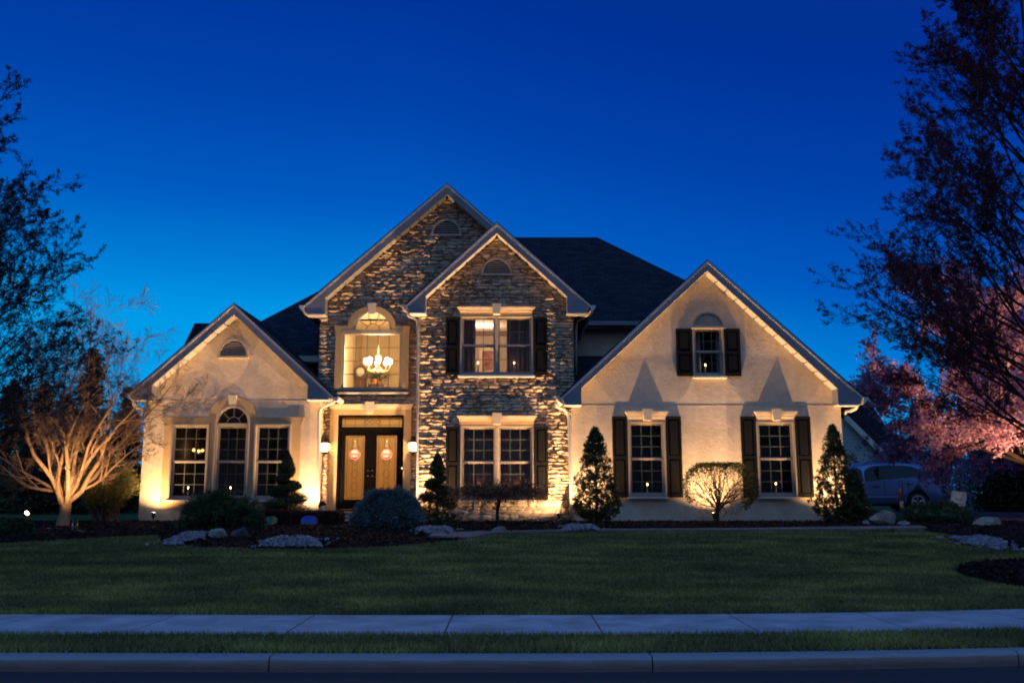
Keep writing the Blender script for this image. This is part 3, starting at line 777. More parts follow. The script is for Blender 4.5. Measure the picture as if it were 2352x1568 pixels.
# ------------------------------------------------------------------ walls
def shell(m, xl, xr, ztop, Yw, Yb, zb=ZB-0.6):
    m.box(xl, xl+0.15, Yw+0.15, Yb, zb, ztop); m.box(xr-0.15, xr, Yw+0.15, Yb, zb, ztop)
    m.box(xl+0.15, xr-0.15, Yb-0.15, Yb, zb, ztop)
m = MB().prism(gl['outline'](XL0, XL1, ZB-0.6), YL, YL+0.15, [hole(r1, 0.03), hole(r3, 0.03), arch(xc2, zs2, rx2-0.03, rz2-0.03, z0+0.03)])
shell(m, XL0, XL1, gl['zr'], YL, 29)
wallL = m.build('wall', M['stucco'], house); wallL['label'] = 'smooth tan stucco wall of the left gable wing'
m = MB().prism(gr_['outline'](XR0, XR1, ZB-0.6), YR, YR+0.15, [hole(rr1, 0.03), hole(rr2, 0.03), hole(rr3, 0.03)])
shell(m, XR0, XR1, gr_['zr'], YR, 30)
wallR = m.build('wall', M['stucco'], house); wallR['label'] = 'broad tan stucco wall of the right gable wing'
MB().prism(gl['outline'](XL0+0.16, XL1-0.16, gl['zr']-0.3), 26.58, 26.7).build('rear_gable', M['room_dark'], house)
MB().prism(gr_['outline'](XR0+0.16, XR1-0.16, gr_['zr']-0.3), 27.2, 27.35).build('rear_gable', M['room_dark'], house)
# belt line grooves
for xa, xb, Yw, py in ((XL0, XL1, YL, 920), (XR0, XR1, YR, 931)):
    z = XZ(1176, py, Yw)[1]
    MB().box(xa+0.0, xb, Yw-0.006, Yw-0.001, z-0.008, z+0.008).build('belt_line', M['stucco'], wallL if xa < 0 else wallR)
m = MB().prism(gt['outline'](XE0, XE1, ZB-0.6), YE, YE+0.15, [
    [(ux0+0.03, uz0+0.03), (ux1-0.03, uz0+0.03), (ux1-0.03, uz1-0.003), (uc+arx+0.04, uz1-0.003)] + [(uc+(arx+0.04)*math.cos(math.pi*i/20), uz1+(arz+0.03)*math.sin(math.pi*i/20)) for i in range(1, 20)] + [(uc-arx-0.04, uz1-0.003), (ux0+0.03, uz1-0.003)],
    [(dx0+0.02, dz0+0.01), (dx1-0.02, dz0+0.01), (dx1-0.02, dz1-0.02), (dx0+0.02, dz1-0.02)],
    [(XB0+0.2, ZB+0.1), (XB1-0.25, ZB+0.1), (XB1-0.25, 5.72), (XB0+0.2, 5.72)]])
shell(m, XE0, XE1, gt['zr'], YE, 30)
wallE = m.build('wall', M['mortar'], house); wallE['label'] = 'tall stone gable wall around the entry'
hE = [rect_hole(c0, c1, c2, c3) for c0, c1, c2, c3 in (K(775, 752, 936, 896, YE), K(760, 931, 941, 1180, YE))]
hE += [arch_hole(cxa, XZ(856, 752, YE)[1], crx-0.04, crz-0.03), rect_hole(XB0+0.05, 99, -9, XZ(1100, 700, YE)[1])]
vt = K(991, 504, 1061, 545, YE); vb = K(1105, 593, 1177, 635, YB)
hE.append(arch_hole((vt[0]+vt[1])/2, vt[2], (vt[1]-vt[0])/2-0.03, vt[3]-vt[2]-0.03))
stones('stone_cladding', gt['lim'](XE0, XE1), ZB-0.1, gt['A'][1], YE, hE, 11, M['stone'], wallE)
zpl = XZ(1140, 1152, YB)[1]
m = MB().prism(gb['outline'](XB0, XB1, ZB-0.6), YB, YB+0.12, [hole(rb1, 0.03), hole(rb2, 0.03)])
m.box(XB0, XB0+0.12, YB+0.12, YE-0.001, ZB-0.6, gb['zr']); m.box(XB1-0.12, XB1, YB+0.12, 29, ZB-0.6, gb['zr'])
wallB = m.build('wall', M['mortar'], house); wallB['label'] = 'stone wall of the projecting bay with two double windows'
hB = [rect_hole(*K(1058, 704, 1224, 864, YB)), rect_hole(*K(1059, 956, 1225, 1149, YB))]
hB.append(arch_hole((vb[0]+vb[1])/2, vb[2], (vb[1]-vb[0])/2-0.03, vb[3]-vb[2]-0.03))
stones('stone_cladding', gb['lim'](XB0, XB1), zpl+0.0, gb['A'][1], YB, hB, 23, M['stone'], wallB)
stones('plinth_stones', lambda z: (XB0, XB1), ZB-0.1, zpl-0.03, YB, [rect_hole(*K(1059, 956, 1225, 1149, YB))], 31, M['plinth_stone'], wallB, (0.07, 0.15), (0.16, 0.5), (0.02, 0.05))
# stone returns on the bay's left side
m = MB(); R = random.Random(3); z = ZB-0.1
while z < gb['zr']:
    h = R.uniform(0.05, 0.11); m.box(XB0-R.uniform(0.02, 0.06), XB0+0.01, YB-0.03, YE-0.01, z+0.004, z+h-0.004); z += h
m.build('stone_return', M['stone'], wallB)
# ------------------------------------------------------------------ gable vents
def gvent(px0, py0, px1, py1, Y, slats):
    x0, x1, z0, z1 = K(px0, py0, px1, py1, Y); xc = (x0+x1)/2; rx = (x1-x0)/2; rz = z1-z0
    m = MB().prism(arch(xc, z0, rx, rz, z0), Y-0.09, Y-0.002, [arch(xc, z0+0.05, rx-0.06, rz-0.11, z0+0.05)])
    v = m.build('gable_vent', M['vent'], house)
    MB().prism(arch(xc, z0+0.045, rx-0.055, rz-0.105, z0+0.045), Y-0.02, Y-0.004).build('cavity', M['void'], v)
    s = MB()
    for i in range(slats):
        z = z0+0.06+(rz-0.13)*i/slats; hw = (rx-0.06)*math.sqrt(max(0.02, 1-((z+0.02-z0-0.05)/(rz-0.11))**2))
        s.prism_yz([(Y-0.075, z-0.012), (Y-0.068, z-0.014), (Y-0.024, z+0.022), (Y-0.030, z+0.026)], xc-hw, xc+hw)
    s.build('louvers', M['vent'], v)
gvent(503, 778, 574, 823, YL, 7); gvent(991, 504, 1061, 544, YE, 6); gvent(1105, 593, 1177, 634.5, YB, 7)

# ------------------------------------------------------------------ main roof and back volumes
Yr, Ye0 = 30.5, 25.9
zr = XZ(1270, 545, Yr)[1]; ze = XZ(1400, 737, Ye0)[1]; sl = (zr-ze)/(Yr-Ye0)
Yl = Ye0
for _ in range(60):
    zl = XZ(700, 820, Yl)[1]; Yl += ((ze + sl*(Yl-Ye0)) - zl)/-(sl-0.15)*0.5
zl = ze + sl*(Yl-Ye0)
xr0, xr1 = XZ(970, 545, Yr)[0], XZ(1372, 545, Yr)[0]
hyp = (xr0 - XZ(590, 735, Yr)[0])
xl_e = XZ(440, 812, Yl)[0]; xr_e = XZ(1768, 737, Ye0)[0]
Bk = 2*Yr-Yl
V = [(xl_e, Yl, zl), (XE0+0.12, Yl, zl), (XE0+0.12, Ye0, ze), (xr_e, Ye0, ze), (xr1, Yr, zr), (xr0, Yr, zr), (xr_e, Bk, zl), (xl_e, Bk, zl)]
m = MB().add(V, [(0, 1, 2, 5), (2, 3, 4, 5), (3, 6, 4), (6, 7, 5, 4), (7, 0, 5)])
mainroof = m.build('roof', M['roof'], house); mainroof['label'] = 'big dark hipped main roof behind the gables'
# eaves trim and recessed walls on both flanks
xa, xb = XZ(1318, 740, Ye0)[0], XZ(1520, 740, Ye0)[0]
MB().box(xa, xb, Ye0-0.12, Ye0+0.02, ze-0.14, ze-0.02).box(xa, xb, Ye0+0.02, Ye0+0.5, ze-0.20, ze-0.16).build('gutter', M['fascia'], mainroof)
MB().box(xa, xb+1.0, Ye0+0.45, Ye0+0.6, ZB, ze-0.2).build('wall', M['stucco'], house)
zs_ = XZ(1350, 812, Ye0)[1]
MB().add([(xa-0.2, Ye0+0.44, zs_), (xb+1, Ye0+0.44, zs_), (xb+1, YR+0.2, zs_-2.4), (xa-0.2, YR+0.2, zs_-2.4)], [(0, 3, 2, 1)]).build('roof', M['roof'], house)
xa, xb = XZ(560, 826, Yl)[0], XZ(733, 826, Yl)[0]
z1_, z0_ = XZ(700, 818, Yl)[1], XZ(700, 833, Yl)[1]
MB().box(xa, xb, Yl-0.10, Yl+0.0, z0_+0.02, z1_).box(xa, xb, Yl+0.001, Yl+0.4, z0_-0.02, z0_+0.018).build('gutter', M['trim'], mainroof)
MB().box(XL1+0.01, xb+0.3, Yl+0.4, Yl+0.55, ZB, z0_).build('wall', M['stucco'], house)
# low roof behind the left wing
a, b = XZ(415, 808, 27), XZ(447, 742, 27); c_ = XZ(640, 742, 27); d_ = XZ(700, 808, 27)
MB().prism([a, (d_[0], a[1]), c_, b], 27, 32).build('roof', M['roof'], house)

# ------------------------------------------------------------------ downspouts
def spout(pts, r=0.04, n=8, mat='trim'):
    MB().tube(pts, r, n).build('downspout', M[mat], house, True)
def spx(pairs): return [W(px, py, Y) for px, py, Y in pairs]
spout(spx([(778, 913, YL-0.4), (764, 924, YL-0.25), (750, 930, YL-0.12), (737, 937, YL-0.08), (733, 950, YL-0.08), (732, 1100, YL-0.08), (731, 1195, YL-0.08)]))
spout(spx([(934, 718, YB-0.3), (938, 726, YB-0.22), (952, 731, YB-0.15), (958, 738, YB-0.12), (959, 760, YB-0.12), (959, 950, YB-0.12), (958, 1185, YB-0.12)]), 0.030, 8, 'fascia')
spout(spx([(1276, 924, YR-0.3), (1283, 935, YR-0.2), (1296, 940, YR-0.12), (1304, 948, YR-0.08), (1307, 962, YR-0.08), (1311, 1100, YR-0.08), (1315, 1203, YR-0.08)]))
spout(spx([(1972, 924, YR-0.3), (1966, 938, YR-0.1), (1955, 943, YR+0.05), (1944, 944, YR+0.15), (1938, 952, YR+0.2)]))
spout(spx([(1357, 714, YB-0.2), (1348, 726, YB), (1335, 733, YB+0.1), (1325, 738, YB+0.2), (1323, 760, YB+0.25), (1324, 860, YB+0.3)]), 0.03)
spout(spx([(306, 917, YL-0.3), (308, 930, YL-0.15), (318, 938, YL), (327, 942, YL+0.1), (328, 955, YL+0.12)]))

# ------------------------------------------------------------------ rooms
def room(x0, x1, y0, y1, z0, z1, mat, name='interior_wall'):
    t = 0.05; m = MB()
    m.box(x0-t, x0, y0, y1, z0, z1); m.box(x1, x1+t, y0, y1, z0, z1); m.box(x0-t, x1+t, y1, y1+t, z0, z1)
    m.box(x0-t, x1+t, y0, y1+t, z0-t, z0-0.001); m.box(x0-t, x1+t, y0, y1+t, z1+0.001, z1+t)
    return m.build(name, mat, house)
FX0, FX1, FY1 = XZ(735, 850, YE)[0]+0.12, XB0+0.35, 28.5
room(FX0, FX1, YE+0.16, FY1, dz0, uz1+0.9, M['room_warm'])
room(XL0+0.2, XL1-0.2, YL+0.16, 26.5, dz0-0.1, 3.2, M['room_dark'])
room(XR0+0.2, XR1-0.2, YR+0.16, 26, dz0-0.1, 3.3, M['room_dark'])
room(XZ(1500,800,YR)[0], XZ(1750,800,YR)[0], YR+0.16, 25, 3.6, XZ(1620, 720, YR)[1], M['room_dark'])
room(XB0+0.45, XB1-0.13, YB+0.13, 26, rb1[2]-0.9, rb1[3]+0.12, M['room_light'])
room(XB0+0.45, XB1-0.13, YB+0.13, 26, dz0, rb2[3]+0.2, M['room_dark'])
# stair flight and upper landing in the foyer
m = MB()
for i in range(13):
    m.box(FX0+0.05, FX0+1.35, 25.0+i*0.24, 25.0+(i+1)*0.24+0.03, dz0, dz0+0.19*(i+1)-0.03)
m.build('staircase', M['room_warm'], house)
m = MB()
for i in range(13):
    m.box(FX0+0.05, FX0+1.38, 24.97+i*0.24, 25.27+i*0.24, dz0+0.19*(i+1)-0.028, dz0+0.19*(i+1))
m.build('stair_treads', M['wood'], house)
ZLAND = XZ(850, 905, 26.6)[1]-0.25
MB().box(FX0, FX1, 26.6, FY1, ZLAND-0.25, ZLAND).build('landing', M['trim'], house)
# porch steps
sx0, sx1 = XZ(770, 1185, 22)[0], XZ(935, 1185, 22)[0]
zg = gz(0, 21.5)
st = MB()
for i, (ya, yb) in enumerate(((21.3, 21.65), (21.65, 22.0), (22.0, YE-0.1))):
    zt = zg + (dz0-zg-0.02)*(i+1)/3.0
    st.box(sx0, sx1, ya+0.03, yb if i < 2 else yb, zg-0.3, zt-0.045)
st.build('porch_step', M['kerb'], house)
st = MB()
for i, (ya, yb) in enumerate(((21.3, 21.65), (21.65, 22.0), (22.0, YE-0.1))):
    zt = zg + (dz0-zg-0.02)*(i+1)/3.0
    st.cbox(sx0-0.02, sx1+0.02, ya, yb+(0.02 if i < 2 else 0), zt-0.044, zt, 0.008)
st.build('step_tread', M['walk'], house)
# ------------------------------------------------------------------ ground
def grid_sheet(name, xs, ys, zf, mat, kind='structure', yf=None, jit=None):
    V = np.array([(x, (yf(x, y) if yf else y), 0) for y in ys for x in xs], dtype=np.float64)
    V[:, 2] = [zf(p[0], p[1]) for p in V]
    nx = len(xs); ny = len(ys)
    i, j = np.meshgrid(np.arange(nx-1), np.arange(ny-1)); a = (j*nx+i).ravel()
    o = np_mesh(name, V, np.stack([a, a+1, a+nx+1, a+nx], 1), mat, smooth=True)
    tag(o, kind=kind); return o
xs_far = sorted(set([-400, -200, -100, -60, -40, -30] + list(np.arange(-24, 24.1, 0.75)) + [30, 40, 60, 100, 200, 400]))
ysr = [-60, -20, 0, 4, 6, 7, 7.38]
grid_sheet('road', xs_far, ysr, lambda x, y: -0.10, M['asphalt'], yf=lambda x, y: y + (bend(x) if y > 3 else 0))
ys = list(np.arange(WALK1-0.1, 24, 0.4)) + [26, 30, 36, 45, 60, 100, 200, 600]
def gz0(x, y): return gz(x, y) - (0.02 if y - bend(x) < WALK1+0.2 else 0.0)
grid_sheet('lawn', xs_far, ys, gz0, M['turf'], yf=lambda x, y: y + bend(x)*(1 if y < 30 else 0))
grid_sheet('verge', xs_far, [KERB1-0.02, WALK0-0.5, WALK0+0.05, WALK1+0.05], lambda x, y: -0.015, M['joint'], yf=lambda x, y: y+bend(x))
grid_sheet('verge_turf', xs_far, [KERB1+0.002, KERB1+0.3, WALK0-0.25, WALK0-0.003], lambda x, y: 0.006 + 0.012*noise.noise(Vector((x*2, y*3, 0))), M['turf'], yf=lambda x, y: y+bend(x))
# kerb and sidewalk in cast sections
def strip_box(m, xa, xb, ya, yb, z0, z1, c=0.012, n=5):
    for i in range(n):
        a = xa + (xb-xa)*i/n; b = xa + (xb-xa)*(i+1)/n
        ba, bb = bend(a), bend(b)
        prof = [(ya, z0), (ya, z1-c), (ya+c, z1), (yb-c*0.5, z1), (yb, z1-c*0.5), (yb, z0)]
        vs = [(a, p[0]+ba, p[1]) for p in prof] + [(b, p[0]+bb, p[1]) for p in prof]
        k = len(prof)
        fs = [(q, q+k, (q+1)%k+k, (q+1)%k) for q in range(k)]
        if i == 0: fs.append(tuple(range(k)))
        if i == n-1: fs.append(tuple(reversed(range(k, 2*k))))
        m.add(vs, fs)
m = MB(); x = -31.9
joints = []
while x < 32:
    strip_box(m, x+0.006, x+3.0-0.006, KERB0, KERB1, -0.2, 0.0, 0.025, 6); x += 3.0
tag(m.build('kerb', M['kerb_shade_dirt']), kind='structure')
m = MB(); x = -0.62 - 1.45*20
while x < 31:
    strip_box(m, x+0.008, x+1.45-0.008, WALK0, WALK1, -0.1, 0.0+0.004, 0.010, 3); x += 1.45
tag(m.build('sidewalk', M['concrete']), kind='structure')
# far edge of the grass
edge_px = [(-300,1262),(0,1250),(150,1241),(330,1231),(362,1230),(372,1246),(450,1257),(600,1262),(760,1262),(900,1257),(1000,1247),(1075,1240),(1130,1229),(1250,1225),(1400,1222.5),(1700,1221.5),(2125,1220),(2180,1238),(2250,1262),(2340,1270),(2600,1274)]
EP = [G(*p) for p in edge_px]; EPx = [p.x for p in EP]; EPy = [p.y for p in EP]
for i in range(1, len(EPx)): EPx[i] = max(EPx[i], EPx[i-1]+0.02)
def yedge(x): return float(np.interp(x, EPx, EPy))
def mound(x, y):
    e = y - yedge(x)
    if x > 8.6: lim_ = 1.0
    return gz(x, y) + min(0.05, 0.02+0.05*max(0, e))
xs = np.arange(-15, 15.01, 0.12)
def myf(x, t):
    y0 = yedge(x); y1 = 22.5 + (0.0 if x < 8.3 else 0)
    return y0 + (y1-y0)*t
grid_sheet('mulch_bed', xs, np.linspace(0, 1, 60)**1.3, lambda x, y: mound(x, y) + 0.02*noise.noise(Vector((x*4, y*4, 0))) + 0.012*noise.noise(Vector((x*14, y*14, 2))), M['mulch'], yf=myf)
# ring of mulch round the street tree by the sidewalk
TRX, TRY = 7.3, 12.6
cx_, cy_ = 7.75, 12.5
V = [(cx_, cy_, gz(cx_, cy_)+0.10)]; Fc = []
for k in range(1, 7):
    for i in range(40):
        a = 2*math.pi*i/40; r = 1.45*k/6*(1+0.06*noise.noise(Vector((math.cos(a)*2, math.sin(a)*2, 5))))
        x, y = cx_+r*1.25*math.cos(a), cy_+r*math.sin(a); V.append((x, y, gz(x, y)+(0.12*(1-(k/6)**2)+0.015 if k < 6 else -0.02)+0.01*noise.noise(Vector((x*9, y*9, 0)))))
for i in range(40): Fc.append((0, 1+i, 1+(i+1)%40))
for k in range(5):
    for i in range(40):
        a, b = 1+k*40+i, 1+k*40+(i+1)%40; Fc.append((a, a+40, b+40)); Fc.append((a, b+40, b))
ring = np_mesh('mulch_ring', V, Fc, M['mulch'], smooth=True); tag(ring, kind='structure')
def in_ring(x, y): return ((x-cx_)/(1.45*1.25))**2 + ((y-cy_)/1.45)**2 < 0.97
# mulch chips
def scatter_tris(name, P, size, mat, seed, flat=1.0, label=None, cat=None):
    R = np.random.RandomState(seed); n = len(P); P = np.asarray(P)
    d = R.normal(size=(n, 2, 3)); d[:, :, 2] *= 0.35*flat
    d /= np.linalg.norm(d, axis=2, keepdims=True)
    s = size*(0.5+R.rand(n, 1)); a = d[:, 0]*s; b = d[:, 1]*s*0.5
    V = np.stack([P-a-b, P+a-b, P+a+b, P-a+b], 1).reshape(-1, 3)
    o = np_mesh(name, V, np.arange(4*n).reshape(-1, 4), mat); tag(o, label, cat, kind='stuff'); return o
R = np.random.RandomState(5); P = []
for _ in range(30000):
    x = R.uniform(-12, 13.5); t = R.rand()**1.2; y = yedge(x)+0.05+(22.2-yedge(x))*t
    if _ > 26000:
        a_ = R.uniform(0, 6.28); r_ = 1.35*R.rand()**0.5; x, y = cx_+r_*1.25*math.cos(a_), cy_+r_*math.sin(a_); P.append((x, y, gz(x, y)+0.03+0.12*(1-(r_/1.45)**2))); continue
    if y > 22: continue
    P.append((x, y, mound(x, y)+0.012))
scatter_tris('mulch_chips', P, 0.028, M['chip'], 8, label='dark bark mulch chips covering the planting beds', cat='mulch')
# grass blades
def blades(name, P, h, wd, seed, label):
    R = np.random.RandomState(seed); n = len(P); P = np.asarray(P)
    a = R.uniform(0, 2*np.pi, n); hh = h*(0.55+0.75*R.rand(n)); ww = wd*(0.7+0.6*R.rand(n))
    lean = R.normal(scale=0.45, size=(n, 2))*hh[:, None]
    dx = np.stack([np.cos(a)*ww, np.sin(a)*ww*0.5, np.zeros(n)], 1)
    tip = P + np.stack([lean[:, 0], lean[:, 1], hh], 1)
    V = np.stack([P-dx, P+dx, tip], 1).reshape(-1, 3)
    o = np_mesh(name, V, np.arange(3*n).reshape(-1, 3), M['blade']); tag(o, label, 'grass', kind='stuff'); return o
R = np.random.RandomState(21); P = []; Wd = []
while len(P) < 400000:
    Y = 1/ (1/9.95 + (1/20.5-1/9.95)*R.rand()); x = R.uniform(-0.60, 0.62)*Y*1.02 + 0.0
    y = Y + bend(x)
    if y > yedge(x) - 0.02 or in_ring(x, y) or (Y > 9.95 and y > 20.5): continue
    P.append((x, y, gz(x, y)-0.01)); Wd.append(Y)
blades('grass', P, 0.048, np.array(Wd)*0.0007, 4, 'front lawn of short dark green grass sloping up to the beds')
R = np.random.RandomState(22); P = []
for _ in range(60000):
    x = R.uniform(-6.5, 7.5); y = R.uniform(KERB1+0.01, WALK0+0.0) + bend(x)
    if R.rand() < 0.12: y = (KERB1 if R.rand() < 0.5 else WALK0) + R.normal()*0.025 + bend(x)
    P.append((x, y, 0.0))
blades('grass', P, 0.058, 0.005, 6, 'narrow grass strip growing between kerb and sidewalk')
# front walk and driveway
nearp = [(2132,1219.5),(1700,1221.3),(1400,1222.3),(1250,1224.6),(1130,1228.6),(1082,1239.8),(985,1240.5),(900,1233)]
farp = [(2110,1215.6),(1700,1219.6),(1400,1221.0),(1250,1223.6),(1125,1227.2),(1060,1231.5),(1000,1230.5),(930,1222)]
m = MB(); A_ = [G(*p) for p in nearp]; B_ = [G(*p) for p in farp]
A_ += [Vector((-3.1, 20.4, 0)), Vector((-3.55, 21.4, 0))]; B_ += [Vector((-2.4, 21.3, 0)), Vector((-2.4, 21.4, 0))]
for i in range(len(A_)-1):
    q = [A_[i], A_[i+1], B_[i+1], B_[i]]
    n_ = 6
    for j in range(n_):
        a, b = q[0].lerp(q[1], j/n_), q[0].lerp(q[1], (j+1)/n_); c, d = q[3].lerp(q[2], (j+1)/n_), q[3].lerp(q[2], j/n_)
        vs = [(p.x, p.y, mound(p.x, p.y)+(0.035 if p.x > -1.52 or p.y > 21 else -0.08)) for p in (a, b, c, d)] + [(p.x, p.y, gz(p.x, p.y)-0.1) for p in (a, b, c, d)]
        m.add(vs, [(3,2,1,0), (0,1,5,4), (2,3,7,6)])
tag(m.build('walkway', M['walk']), kind='structure')
m = MB()
for j in range(8):
    ya, yb = 22.6 + (37-22.6)*j/8, 22.6 + (37-22.6)*(j+1)/8
    m.add([(8.2, ya, gz(8.2, ya)+0.03), (45, ya, 0.58), (45, yb, 0.58), (8.2, yb, 0.58)], [(0,1,2,3)])
tag(m.build('driveway', M['asphalt']), kind='structure')

# ------------------------------------------------------------------ plant tools
def grow(R, p, d, L, r, lvl, P, out):
    n = P['seg'][lvl]; pts = [np.array(p, float)]; rr = [r]; d = np.array(d, float); d /= np.linalg.norm(d)
    r1 = r*P['taper'][lvl]
    for i in range(n):
        d = d + R.normal(size=3)*P['wander'][lvl] + np.array([0, 0, P['up'][lvl]]); d /= np.linalg.norm(d)
        pts.append(pts[-1] + d*L/n); rr.append(r+(r1-r)*(i+1)/n)
    out.append((np.array(pts), np.array(rr), lvl))
    if lvl+1 >= len(P['seg']): return
    k = P['kids'][lvl]; k = max(1, int(round(k*(0.8+0.4*R.rand()))))
    for c in range(k):
        t = P['t0'][lvl] + (1-P['t0'][lvl])*(c+R.rand())/k
        f = t*n; i = min(n-1, int(f)); q = pts[i]+(pts[i+1]-pts[i])*(f-i); dd = pts[i+1]-pts[i]; dd = dd/np.linalg.norm(dd)
        a = rad(P['ang'][lvl]*(0.7+0.6*R.rand())); ax = R.normal(size=3); ax -= dd*ax.dot(dd); ax /= np.linalg.norm(ax)
        nd = dd*math.cos(a) + ax*math.sin(a)
        if 'bias' in P: nd = nd + np.array(P['bias'])*P.get('bk', 0.2)
        grow(R, q, nd, L*P['ratio'][lvl]*(0.75+0.5*R.rand())*(1-0.35*t*P.get('tipshort', 1)), (rr[i]+(rr[i+1]-rr[i])*(f-i))*P['rr'][lvl], lvl+1, P, out)
def tubes(name, segs, mat, parent, sides=(7, 6, 5, 4, 3, 3, 3), minr=0.0):
    V = []; Fq = []; b = 0
    for pts, rr, lvl in segs:
        n = sides[min(lvl, len(sides)-1)]; m_ = len(pts)
        tang = np.gradient(pts, axis=0); tang /= np.linalg.norm(tang, axis=1, keepdims=True)+1e-9
        ref = np.array([0.31, 0.57, 0.76]); 
        if abs(tang[0].dot(ref)) > 0.9: ref = np.array([0.9, -0.3, 0.2])
        a = np.cross(tang, ref); a /= np.linalg.norm(a, axis=1, keepdims=True)+1e-9; c = np.cross(tang, a)
        th = 2*np.pi*np.arange(n)/n
        ring = pts[:, None, :] + (a[:, None, :]*np.cos(th)[None, :, None] + c[:, None, :]*np.sin(th)[None, :, None])*np.maximum(rr, minr)[:, None, None]
        V.append(ring.reshape(-1, 3))
        i, k = np.meshgrid(np.arange(m_-1), np.arange(n), indexing='ij'); i = i.ravel(); k = k.ravel()
        Fq.append(np.stack([b+i*n+k, b+i*n+(k+1)%n, b+(i+1)*n+(k+1)%n, b+(i+1)*n+k], 1)); b += m_*n
    return np_mesh(name, np.concatenate(V), np.concatenate(Fq), mat, parent, smooth=True)
def leaf_mesh(name, P, size, mat, parent, seed=1, aspect=0.5, dirs=None, dj=0.6):
    R = np.random.RandomState(seed); P = np.asarray(P, float); n = len(P)
    d = R.normal(size=(n, 3))
    if dirs is not None: d = np.asarray(dirs) + d*dj
    d /= np.linalg.norm(d, axis=1, keepdims=True)+1e-9
    e = R.normal(size=(n, 3)); e -= d*np.sum(e*d, 1, keepdims=True); e /= np.linalg.norm(e, axis=1, keepdims=True)+1e-9
    s = (np.asarray(size)*(0.6+0.8*R.rand(n)))[:, None]
    V = np.stack([P-d*s*0.5, P+e*s*aspect*0.5, P+d*s*0.5, P-e*s*aspect*0.5], 1).reshape(-1, 3)
    return np_mesh(name, V, np.arange(4*n).reshape(-1, 4), mat, parent)
def clumps(C, n, r, R):
    C = np.asarray(C, float); k = len(C)
    o = R.normal(size=(k, n, 3)); o /= np.linalg.norm(o, axis=2, keepdims=True); o *= (R.rand(k, n, 1)**0.5)*r
    return (C[:, None, :]+o).reshape(-1, 3)
def plant(name, loc, label, cat, group=None): return thing(name, loc, label, cat, group)
def height(px, ytop, base): return XZ(px, ytop, base.y)[1]-base.z

# --- holly cones
def cone_holly(px, pyb, Y, ytop, halfw_px, seed, label, ncl=420, group='clipped holly cones against the house', off=0.0, name='holly_tree', lobes=None):
    b = onground(px, Y); H = height(px, ytop, b); hw = halfw_px*Y/F
    t = plant(name, b, label, 'shrub', group); R = np.random.RandomState(seed); C = []
    while len(C) < ncl:
        v = R.rand()**1.25; z = 0.12+v*(H-0.15)
        prof = (min(1, (v+0.02)/0.16)**0.5) * (1-v)**0.70 * 1.25
        rmax = hw*prof*(1+0.20*noise.noise(Vector((seed*3.1, z*3.5, 1)))+0.05*R.normal())
        a = R.uniform(0, 2*np.pi); rr = rmax*R.rand()**0.34
        C.append((b.x+rr*math.cos(a), b.y+rr*math.sin(a)*0.75, b.z+z))
    P = clumps(C, 30, 0.075, R)
    leaf_mesh('crown', P, 0.05, M['holly'], t, seed, 0.5)
    segs = [(np.array([(b.x, b.y, b.z-0.05), (b.x+0.01, b.y, b.z+H*0.5), (b.x, b.y, b.z+H-0.1)]), np.array([0.03, 0.02, 0.006]), 0)]
    for i in range(60):
        z = R.uniform(0.15, H*0.9); a = R.uniform(0, 6.28); L = hw*(1-z/H)*0.9
        segs.append((np.array([(b.x, b.y, b.z+z), (b.x+L*math.cos(a), b.y+L*math.sin(a), b.z+z+L*0.5)]), np.array([0.008, 0.003]), 3))
    tubes('trunk', segs, M['bark_dark'], t)
    return t
HH = 'holly trees trained as cones'
cone_holly(1370, 1212, 20.7, 981, 56, 3, 'dark holly cone between the hose reel and the first garage-wing window', 560, HH)
cone_holly(1924, 1200, 20.8, 975, 48, 5, 'tall narrow holly cone glowing at the outer corner of the stucco wing', 480, HH)
cone_holly(1967, 1200, 20.9, 1076, 34, 9, 'short broad holly bush leaning against the taller corner cone', 330, 'low holly bushes', name='holly_bush')
# --- spiral topiaries
def spiral(px, Y, ytop, ybot, wpx, seed, label, ph, leanpx=0):
    b = onground(px, Y); H = height(px, ytop, b); t = plant('spiral_topiary', b, label, 'topiary', 'evergreens clipped into spirals')
    R = np.random.RandomState(seed); hw = wpx*Y/F; N = 22000; P = []
    turns = 3.1
    for _ in range(N):
        s = R.rand()**0.8
        z = 0.28+s*(H-0.75); a = ph+turns*2*np.pi*s
        off = hw*0.60*(1-s)**0.8+0.03; tr = (0.185*(1-s)+0.135)*(0.8+0.25*noise.noise(Vector((s*9, seed, 0))))
        d = R.normal(size=3); d /= np.linalg.norm(d); d *= tr*R.rand()**0.35
        P.append((b.x+off*math.cos(a)+d[0], b.y+off*math.sin(a)+d[1], b.z+z+d[2]*0.62))
    for _ in range(5000):
        v = R.rand(); rr = 0.20*(1-v**1.5)*R.rand()**0.4; a = R.uniform(0, 6.28)
        P.append((b.x+rr*math.cos(a), b.y+rr*math.sin(a), b.z+H-0.50+v*0.50))
    for _ in range(900):
        v = R.rand(); rr = hw*0.8*R.rand()**0.5; a = R.uniform(0, 6.28)
        P.append((b.x+rr*math.cos(a), b.y+rr*math.sin(a), b.z+0.02+v*0.28))
    leaf_mesh('crown', P, 0.045, M['juniper'], t, seed, 0.35)
    tubes('trunk', [(np.array([(b.x, b.y, b.z-0.05), (b.x+0.02, b.y, b.z+H*0.5), (b.x, b.y, b.z+H-0.3)]), np.array([0.035, 0.025, 0.01]), 0)], M['bark_dark'], t)
spiral(655, 21.3, 1034, 1175, 60, 11, 'spiral topiary in front of the triple window, behind the brown hedge', 0.3)
spiral(1003, 21.0, 1036, 1214, 54, 12, 'spiral topiary beside the blue spruce, against the lit stone', 2.2)
